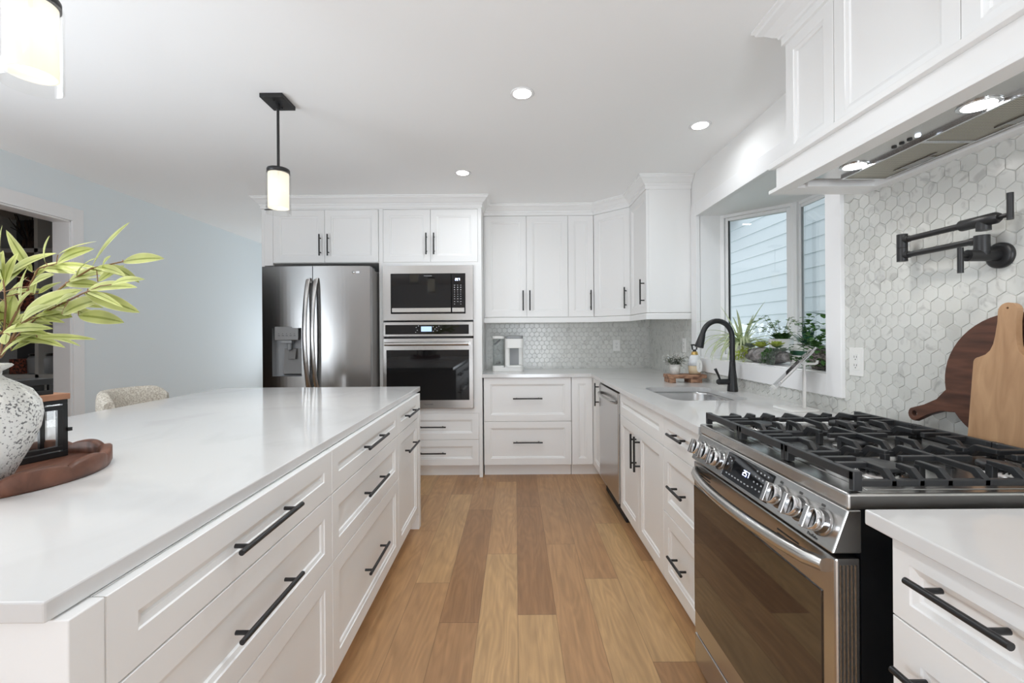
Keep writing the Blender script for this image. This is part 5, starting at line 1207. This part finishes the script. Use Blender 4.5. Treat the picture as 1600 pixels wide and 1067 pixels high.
BRANCH = {
    'A': ([(-1.262, 1.06, 1.0), (-1.219, 1.07, 1.293), (-1.188, 1.08, 1.374), (-1.167, 1.09, 1.44), (-1.132, 1.1, 1.453)],
        [((-1.126, 1.095, 1.452), (-1.033, 1.098, 1.487), 0.0258), ((-1.249, 1.097, 1.424), (-1.133, 1.105, 1.478), 0.0268), ((-1.131, 1.103, 1.476), (-1.004, 1.072, 1.5), 0.0103), ((-1.152, 1.09, 1.44), (-1.094, 1.114, 1.429), 0.0241), ((-1.154, 1.095, 1.454), (-1.121, 1.077, 1.518), 0.011), ((-1.203, 1.11, 1.434), (-1.264, 1.108, 1.538), 0.0165)]),
    'B': ([(-1.262, 1.06, 1.0), (-1.217, 1.056, 1.234), (-1.165, 1.052, 1.312), (-1.056, 1.048, 1.397), (-0.993, 1.044, 1.432), (-0.914, 1.04, 1.447)],
        [((-0.92, 1.047, 1.448), (-0.82, 1.045, 1.453), 0.0234), ((-0.991, 1.043, 1.431), (-0.875, 1.018, 1.532), 0.0136), ((-1.044, 1.043, 1.403), (-0.959, 1.068, 1.428), 0.0286), ((-0.973, 1.04, 1.4), (-0.924, 1.057, 1.44), 0.0156), ((-0.966, 1.043, 1.426), (-0.915, 1.013, 1.455), 0.0123), ((-1.053, 1.045, 1.396), (-0.967, 1.052, 1.388), 0.0201)]),
    'C': ([(-1.262, 1.06, 1.0), (-1.209, 1.048, 1.228), (-1.151, 1.036, 1.302), (-1.057, 1.024, 1.34), (-0.982, 1.012, 1.37), (-0.954, 1.0, 1.375)],
        [((-0.901, 0.996, 1.388), (-0.796, 0.963, 1.393), 0.0131), ((-0.964, 1.007, 1.379), (-0.849, 1.005, 1.38), 0.0231), ((-0.965, 1.004, 1.368), (-0.868, 1.031, 1.326), 0.0244), ((-1.109, 1.004, 1.323), (-1.003, 1.034, 1.379), 0.0325), ((-1.015, 0.998, 1.322), (-0.931, 1.019, 1.357), 0.0325), ((-0.979, 0.999, 1.319), (-0.902, 1.029, 1.302), 0.0262), ((-1.04, 1.008, 1.342), (-0.962, 0.979, 1.364), 0.0172), ((-1.103, 0.993, 1.301), (-1.009, 0.973, 1.339), 0.0187)]),
    'D': ([(-1.262, 1.06, 1.0), (-1.216, 1.052, 1.224), (-1.184, 1.045, 1.26), (-1.143, 1.038, 1.292), (-1.096, 1.03, 1.324)],
        [((-1.106, 1.039, 1.328), (-1.028, 1.035, 1.316), 0.029), ((-1.189, 1.033, 1.283), (-1.052, 1.019, 1.287), 0.0187), ((-1.106, 1.03, 1.27), (-0.96, 1.022, 1.263), 0.0116), ((-1.188, 1.027, 1.228), (-1.109, 1.033, 1.276), 0.0199), ((-1.169, 1.032, 1.239), (-1.116, 1.06, 1.276), 0.0161), ((-1.184, 1.034, 1.254), (-1.203, 1.064, 1.293), 0.0206), ((-1.126, 1.037, 1.299), (-1.1, 1.071, 1.326), 0.0225)]),
    'E': ([(-1.262, 1.06, 1.0), (-1.229, 1.062, 1.227), (-1.223, 1.065, 1.293), (-1.222, 1.068, 1.347), (-1.23, 1.07, 1.414)],
        [((-1.235, 1.073, 1.418), (-1.206, 1.05, 1.536), 0.0227), ((-1.247, 1.077, 1.381), (-1.211, 1.11, 1.45), 0.0207), ((-1.228, 1.078, 1.3), (-1.219, 1.083, 1.375), 0.0317), ((-1.24, 1.074, 1.294), (-1.212, 1.054, 1.346), 0.0267), ((-1.165, 1.077, 1.374), (-1.154, 1.082, 1.418), 0.0201), ((-1.162, 1.066, 1.393), (-1.068, 1.035, 1.416), 0.0207), ((-1.152, 1.077, 1.377), (-1.128, 1.111, 1.408), 0.0154), ((-1.242, 1.062, 1.36), (-1.307, 1.083, 1.436), 0.0234), ((-1.247, 1.068, 1.327), (-1.283, 1.044, 1.346), 0.0251), ((-1.237, 1.066, 1.307), (-1.324, 1.085, 1.288), 0.0234)]),
}

LAB = {'A': 'pale green willow-leaf branch arching over the top of the vase', 'B': 'longest pale green branch in the vase, reaching furthest over the island',
       'C': 'pale green branch in the vase with broad leaves hanging sideways at mid height', 'D': 'lowest pale green branch drooping over the vase rim', 'E': 'pale green branch in the vase rising by the cut edge of the photo'}
for kk, (stp, lvs) in BRANCH.items():
    t = thing('leafy_branch', LAB[kk], 'branch', (VX_, VY_, 1.0), 'branches in the speckled vase')
    stp = [Vector(p) for p in stp]; stp[0] = Vector((VX_, VY_, 1.0)); st2 = [stp[0] + Vector((.006 * 'ABCDE'.index(kk) - .012, .008 * (('ABCDE'.index(kk) * 2) % 5) - .016, 0)), Vector((VX_ + .008 * 'ABCDE'.index(kk) - .012, VY_ + .006 * (('ABCDE'.index(kk) * 3) % 5 - 2), TZ + .276))] + stp[1:]
    mb = MB(); mb.tube(st2, [.0030 - .0016 * i / len(st2) for i in range(len(st2))], 7); lf = MB()
    for a, b, wd in lvs:
        a, b = Vector(a), Vector(b)
        near = min((q_ for i in range(len(st2) - 1) for q_ in [st2[i].lerp(st2[i + 1], w_ / 6) for w_ in range(7)] if q_.z > TZ + .275), key=lambda p: (p - a).length, default=st2[-1])
        if (near - a).length > .004: mb.tube([near, (near + a) / 2 + Vector((0, 0, .004)), a], .0011, 5, False)
        d = b - a; L = d.length; dn = d.normalized(); up = Vector((random.uniform(-.3, .3), -.75, .55)); up = (up - dn * up.dot(dn)).normalized()
        bend = random.uniform(.25, .6); d0 = (dn * math.cos(bend / 2) + up * math.sin(bend / 2))
        lf.leaf(a, d0, up, L * 1.02, wd * 1.32, bend, .2, 10, .42, random.uniform(-.5, .5))
    for q in range(11):
        i = random.randrange(1, len(st2) - 1) if len(st2) > 2 else 0; a = st2[i].lerp(st2[i + 1], random.random())
        if a.z < TZ + .33: continue
        sd = (st2[i + 1] - st2[i]).normalized(); dv = (sd + Vector((random.uniform(-.3, .9), random.uniform(-.7, .7), random.uniform(-.7, .5)))).normalized()
        lf.leaf(a, dv, (random.uniform(-.3, .3), -.6, .7), random.uniform(.07, .12), random.uniform(.014, .023), random.uniform(.3, .9), .2, 8, .42, random.uniform(-.5, .5))
    obj('stem', mb, 'stem', t); obj('leaves', lf, 'leaf_big', t)
# lantern
t = thing('lantern', 'black metal lantern with glass panes and a wooden top on the tray behind the vase', 'lantern', (-1.349, 1.222, TZ))
LC = (-1.349, 1.222); lx0, lx1, ly0, ly1 = LC[0] - .068, LC[0] + .068, LC[1] - .052, LC[1] + .052
lz0, lz1 = TZ, 1.092
mb = MB(); s_ = .012
mb.box(lx0, lx1, ly0, ly1, lz0, lz0 + .016).box(lx0, lx1, ly0, ly1, lz1 - .012, lz1)
for x in (lx0, lx1 - s_):
    for y in (ly0, ly1 - s_): mb.box(x, x + s_, y, y + s_, lz0 + .016, lz1 - .012)
fr = obj('frame', mb, 'black', t, bevel=.001)
mb = MB(); i_ = .014
mb.box(lx0 + i_, lx1 - i_, ly0 - .004, ly0 + .006, lz0 + .02, lz0 + .032).box(lx0 + i_, lx1 - i_, ly0 - .004, ly0 + .006, lz1 - .028, lz1 - .016).box(lx0 + i_, lx0 + i_ + .012, ly0 - .004, ly0 + .006, lz0 + .032, lz1 - .028).box(lx1 - i_ - .012, lx1 - i_, ly0 - .004, ly0 + .006, lz0 + .032, lz1 - .028)
dd_ = obj('door', mb, 'black', t, bevel=.001)
obj('latch', bx(lx1 - .004, lx1 + .007, ly0 - .006, ly0 + .004, 1.000, 1.010), 'black', dd_)
for nm, b in (('pane', (lx0 + i_ + .012, lx1 - i_ - .012, ly0 + .001, ly0 + .003, lz0 + .032, lz1 - .028)), ('pane', (lx0 + s_, lx1 - s_, ly1 - .006, ly1 - .004, lz0 + .016, lz1 - .012)), ('pane', (lx0 + .004, lx0 + .006, ly0 + s_, ly1 - s_, lz0 + .016, lz1 - .012)), ('pane', (lx1 - .006, lx1 - .004, ly0 + s_, ly1 - s_, lz0 + .016, lz1 - .012))): obj(nm, bx(*b), 'clear2', t)
obj('wooden_top', bx(lx0 - .004, lx1 + .004, ly0 - .004, ly1 + .004, lz1, lz1 + .017), 'lantern_wood', t, bevel=.0015)
cx, cy = LC; zc = lz1 + .017
mb = MB(); mb.box(cx - .042, cx + .042, cy - .04, cy + .04, zc, zc + .012).box(cx - .042, cx + .042, cy - .04, cy + .04, zc + .028, zc + .045)
for x in (cx - .042, cx + .032):
    for y in (cy - .04, cy + .03): mb.box(x, x + .010, y, y + .010, zc + .012, zc + .028)
cap = obj('vent_cap', mb, 'black', t, bevel=.001)
obj('cap_inside', bx(cx - .028, cx + .028, cy - .028, cy + .028, zc + .012, zc + .028), 'dark', cap)
mb = MB(); mb.tube([(cx + .046 + .010 * math.cos(a), cy + .018 * math.sin(a), zc + .024 + .016 * math.sin(a + .6)) for a in [2 * PI * k / 18 for k in range(18)]], .0028, 8, False, True); obj('ring_handle', mb, 'black', cap)
t.rotation_euler = (0, 0, math.radians(76))

# ------------------------------------------------------------------ chairs behind the island
def make_chair(label, cx, cy):
    t = thing('counter_chair', label, 'chair', (cx, cy, 0), 'chairs on the far side of the island')
    mb = MB(); n = 20; rows = []
    for k in range(n + 1):
        a = math.radians(112 + 136 * k / n); ro, ri = .255, .195; e = abs(k / n - .5) * 2; top = .985 - .05 * max(0, (e - .7) / .3) ** 2; lo = .66
        m = (ro + ri) / 2; h = (ro - ri) / 2; row = []
        for q in range(14):
            b = 2 * PI * q / 14; cc, ss = math.cos(b), math.sin(b); rr = m + h * math.copysign(abs(cc) ** .6, cc); zz = (top + lo) / 2 + (top - lo) / 2 * math.copysign(abs(ss) ** .35, ss)
            row.append((cx + .05 + rr * math.cos(a) * 1.0, cy + rr * math.sin(a) * .92, zz))
        rows.append(row)
    mb.add([p for r in rows for p in r], [(i * 14 + j, i * 14 + (j + 1) % 14, (i + 1) * 14 + (j + 1) % 14, (i + 1) * 14 + j) for i in range(n) for j in range(14)], True); mb.add(rows[0], [list(range(14))[::-1]]); mb.add(rows[-1], [list(range(14))])
    obj('backrest', mb, 'boucle', t)
    obj('seat', MB().prism(rrect(cx - .18, cx + .22, cy - .21, cy + .21, .09), 'z', .60, .68), 'boucle', t, bevel=.02, )
    for sx in (-.15, .18):
        for sy in (-.17, .17): obj('leg', MB().tube([(cx + sx, cy + sy, .60), (cx + sx * 1.15, cy + sy * 1.12, 0)], [.016, .011], 12), 'black', t)
    mb = MB(); q = [(cx - .165, cy - .185), (cx + .198, cy - .185), (cx + .198, cy + .185), (cx - .165, cy + .185)]
    for i in range(4): mb.cyl((*q[i - 1], .22), (*q[i], .22), .008, 8)
    obj('stretcher', mb, 'black', t)
    return t
ch = make_chair('cream boucle counter chair right of the lantern, its back showing over the island', -2.02, 2.445)
dup(ch, (-2.02, 1.74, 0), 'cream boucle counter chair mostly hidden behind the lantern and vase')

# ------------------------------------------------------------------ pendants and recessed lights
def make_pendant(label, x, y):
    t = thing('pendant_lamp', label, 'pendant lamp', (x, y, 1.90), 'pendants over the island')
    cn = obj('canopy', bx(x - .058, x + .058, y - .07, y + .07, ZC - .022, ZC - .0005), 'black', t, bevel=.002)
    mb = MB()
    for s_ in (-1, 1): mb.cyl((x, y + s_ * .04, ZC - .028), (x, y + s_ * .04, ZC - .021), .005, 10)
    obj('screw', mb, 'black', cn)
    mb = MB(); mb.cyl((x, y, 2.13), (x, y, ZC - .02), .0068, 14); mb.cyl((x, y, ZC - .05), (x, y, ZC - .022), .010, 14); obj('rod', mb, 'black', t)
    obj('cap', MB().lathe([(.0, 2.138), (.053, 2.138), (.055, 2.134), (.055, 2.116), (0, 2.116)], (x, y), 36), 'black', t)
    obj('inner_shade', MB().lathe([(.050, 2.115), (.050, 1.935), (.044, 1.935), (.044, 2.110)], (x, y), 36), 'warm_glass', t)
    obj('outer_glass', MB().lathe([(.060, 2.116), (.060, 1.905), (.0575, 1.905), (.0575, 2.116)], (x, y), 40), 'clear2', t)
    return t
pd = make_pendant('black-stemmed pendant with a lit glass cylinder, over the far end of the island', -1.209, 2.303)
dup(pd, (-1.209, 1.118, 1.90), 'black-stemmed pendant with a lit glass cylinder, nearest the camera over the vase')
for y in (2.303, 1.118):
    l = bpy.data.lights.new('pendant_bulb', 'POINT'); l.energy = 5.5; l.color = (.98, .94, .87); l.shadow_soft_size = .03
    o = bpy.data.objects.new('pendant_bulb', l); C.objects.link(o); o.location = (-1.209, y, 2.02)
dn = None
for x, y, lb in ((.064, 2.257, 'lit round recessed ceiling light over the middle of the floor'), (1.128, 2.618, 'lit round recessed ceiling light in front of the bay window'), (-.362, 3.359, 'lit round recessed ceiling light in front of the tall oven cabinet'),
                 (-.42, 1.14, 'added recessed ceiling fill light over the near floor, out of view')):  # this last lamp is unseen, added to brighten the aisle
    if dn is None:
        dn = thing('recessed_light', lb, 'ceiling light', (x, y, ZC), 'recessed ceiling lights')
        obj('ring', MB().lathe([(.046, ZC - .003), (.055, ZC - .005), (.062, ZC - .0005)], (x, y), 36), 'trim', dn); obj('lens', MB().lathe([(0, ZC - .0035), (.046, ZC - .0035), (.046, ZC - .001)], (x, y), 36), 'lamp', dn)
    else: dup(dn, (x, y, ZC), lb)
    l = area_light('recessed_lamp', (x, y, ZC - .012), (0, 0, 0), .10, .10, (0.65 if x > 1 else 3.4 if y < 2 else 1.5 if y > 3 else 2.4), (0.92, .98, 1.02), 'DISK', 165)

# ------------------------------------------------------------------ dim room beyond the opening
t = thing('shelving_unit', 'grey shelving unit in the dark room beyond the doorway', 'shelf', (-4.4, 4.03, 0))
mb = MB()
for x in (-4.14, -4.70, -3.62): mb.box(x - .016, x + .016, 3.85, 4.19, 0, 2.42)
obj('posts', mb, 'shelf_grey', t)
for z in (.93, 1.48, 2.03, 2.40): obj('shelf', bx(-4.72, -3.60, 3.85, 4.19, z - .018, z + .018), 'shelf_grey', t)
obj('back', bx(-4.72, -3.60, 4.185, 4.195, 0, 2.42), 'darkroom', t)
def basket(name, label, cat, x0, x1, z, h, m):
    cx, cy = (x0 + x1) / 2, 4.0; r = (x1 - x0) / 2
    return tag(obj(name, MB().lathe([(r * .8, z), (r, z + h * .3), (r * .95, z + h * .8), (r * .8, z + h), (r * .7, z + h), (r * .7, z + h * .6), (0, z + h * .5)], (cx, cy), 24), m), label, cat)
basket('woven_basket', 'red-brown woven basket on the dark shelving, half behind the leaves', 'basket', -4.42, -4.18, 1.498, .34, 'red_thing')
t = thing('dried_branches', 'bundle of dark dried branches on the top compartment of the shelving', 'dried branches', (-4.36, 4.0, 2.048))
mb = MB(); mb.lathe([(.05, 2.048), (.06, 2.06), (.055, 2.14), (.045, 2.14)], (-4.36, 4.0), 16); obj('holder', mb, 'dark_thing', t)
mb = MB()
for k in range(26): a = random.uniform(0, 2 * PI); r = random.uniform(.03, .16); mb.tube([(-4.36, 4.0, 2.10), (-4.36 + r * .5 * math.cos(a), 4.0 + r * .4 * math.sin(a), 2.22), (-4.36 + r * math.cos(a), 4.0 + r * .7 * math.sin(a), 2.25 + random.random() * .12)], .0035, 5)
obj('twigs', mb, 'dark_thing', t)
tag(obj('blue_jar', MB().lathe([(.04, 1.498), (.06, 1.52), (.065, 1.60), (.045, 1.66), (.03, 1.68), (.036, 1.69), (.03, 1.69), (0, 1.66)], (-4.08, 3.95), 24), 'blue_thing'), 'navy glazed jar on the dark shelving behind the leaves', 'jar')
t = thing('glass_jar', 'clear lidded glass jar on the low shelf beyond the doorway', 'jar', (-4.20, 3.98, .948))
obj('jar', MB().lathe([(.10, .948), (.112, .955), (.115, 1.08), (.10, 1.105)], (-4.20, 3.98), 30), 'plastic_g', t)
obj('lid', MB().lathe([(.10, 1.105), (.106, 1.108), (.106, 1.125), (.03, 1.135), (.02, 1.16), (0, 1.165)], (-4.20, 3.98), 30), 'steel_dark', t)
tag(obj('wooden_box', bx(-4.44, -4.34, 3.9, 4.05, .948, 1.08), 'red_thing', None, bevel=.003), 'small brown wooden box beside the glass jar on the low shelf', 'box')

# ------------------------------------------------------------------ glazed doors behind the camera, with dark curtains
mb = MB(); n = 2
for k in range(n + 1): x = -.12 + 1.14 * k / n; mb.box(x - .03, x + .03, YR - .07, YR - .02, 0, 2.35)
mb.box(-.15, 1.05, YR - .07, YR - .02, 0, .08).box(-.15, 1.05, YR - .07, YR - .02, 2.28, 2.35)
struct('door_1', mb, 'trim')
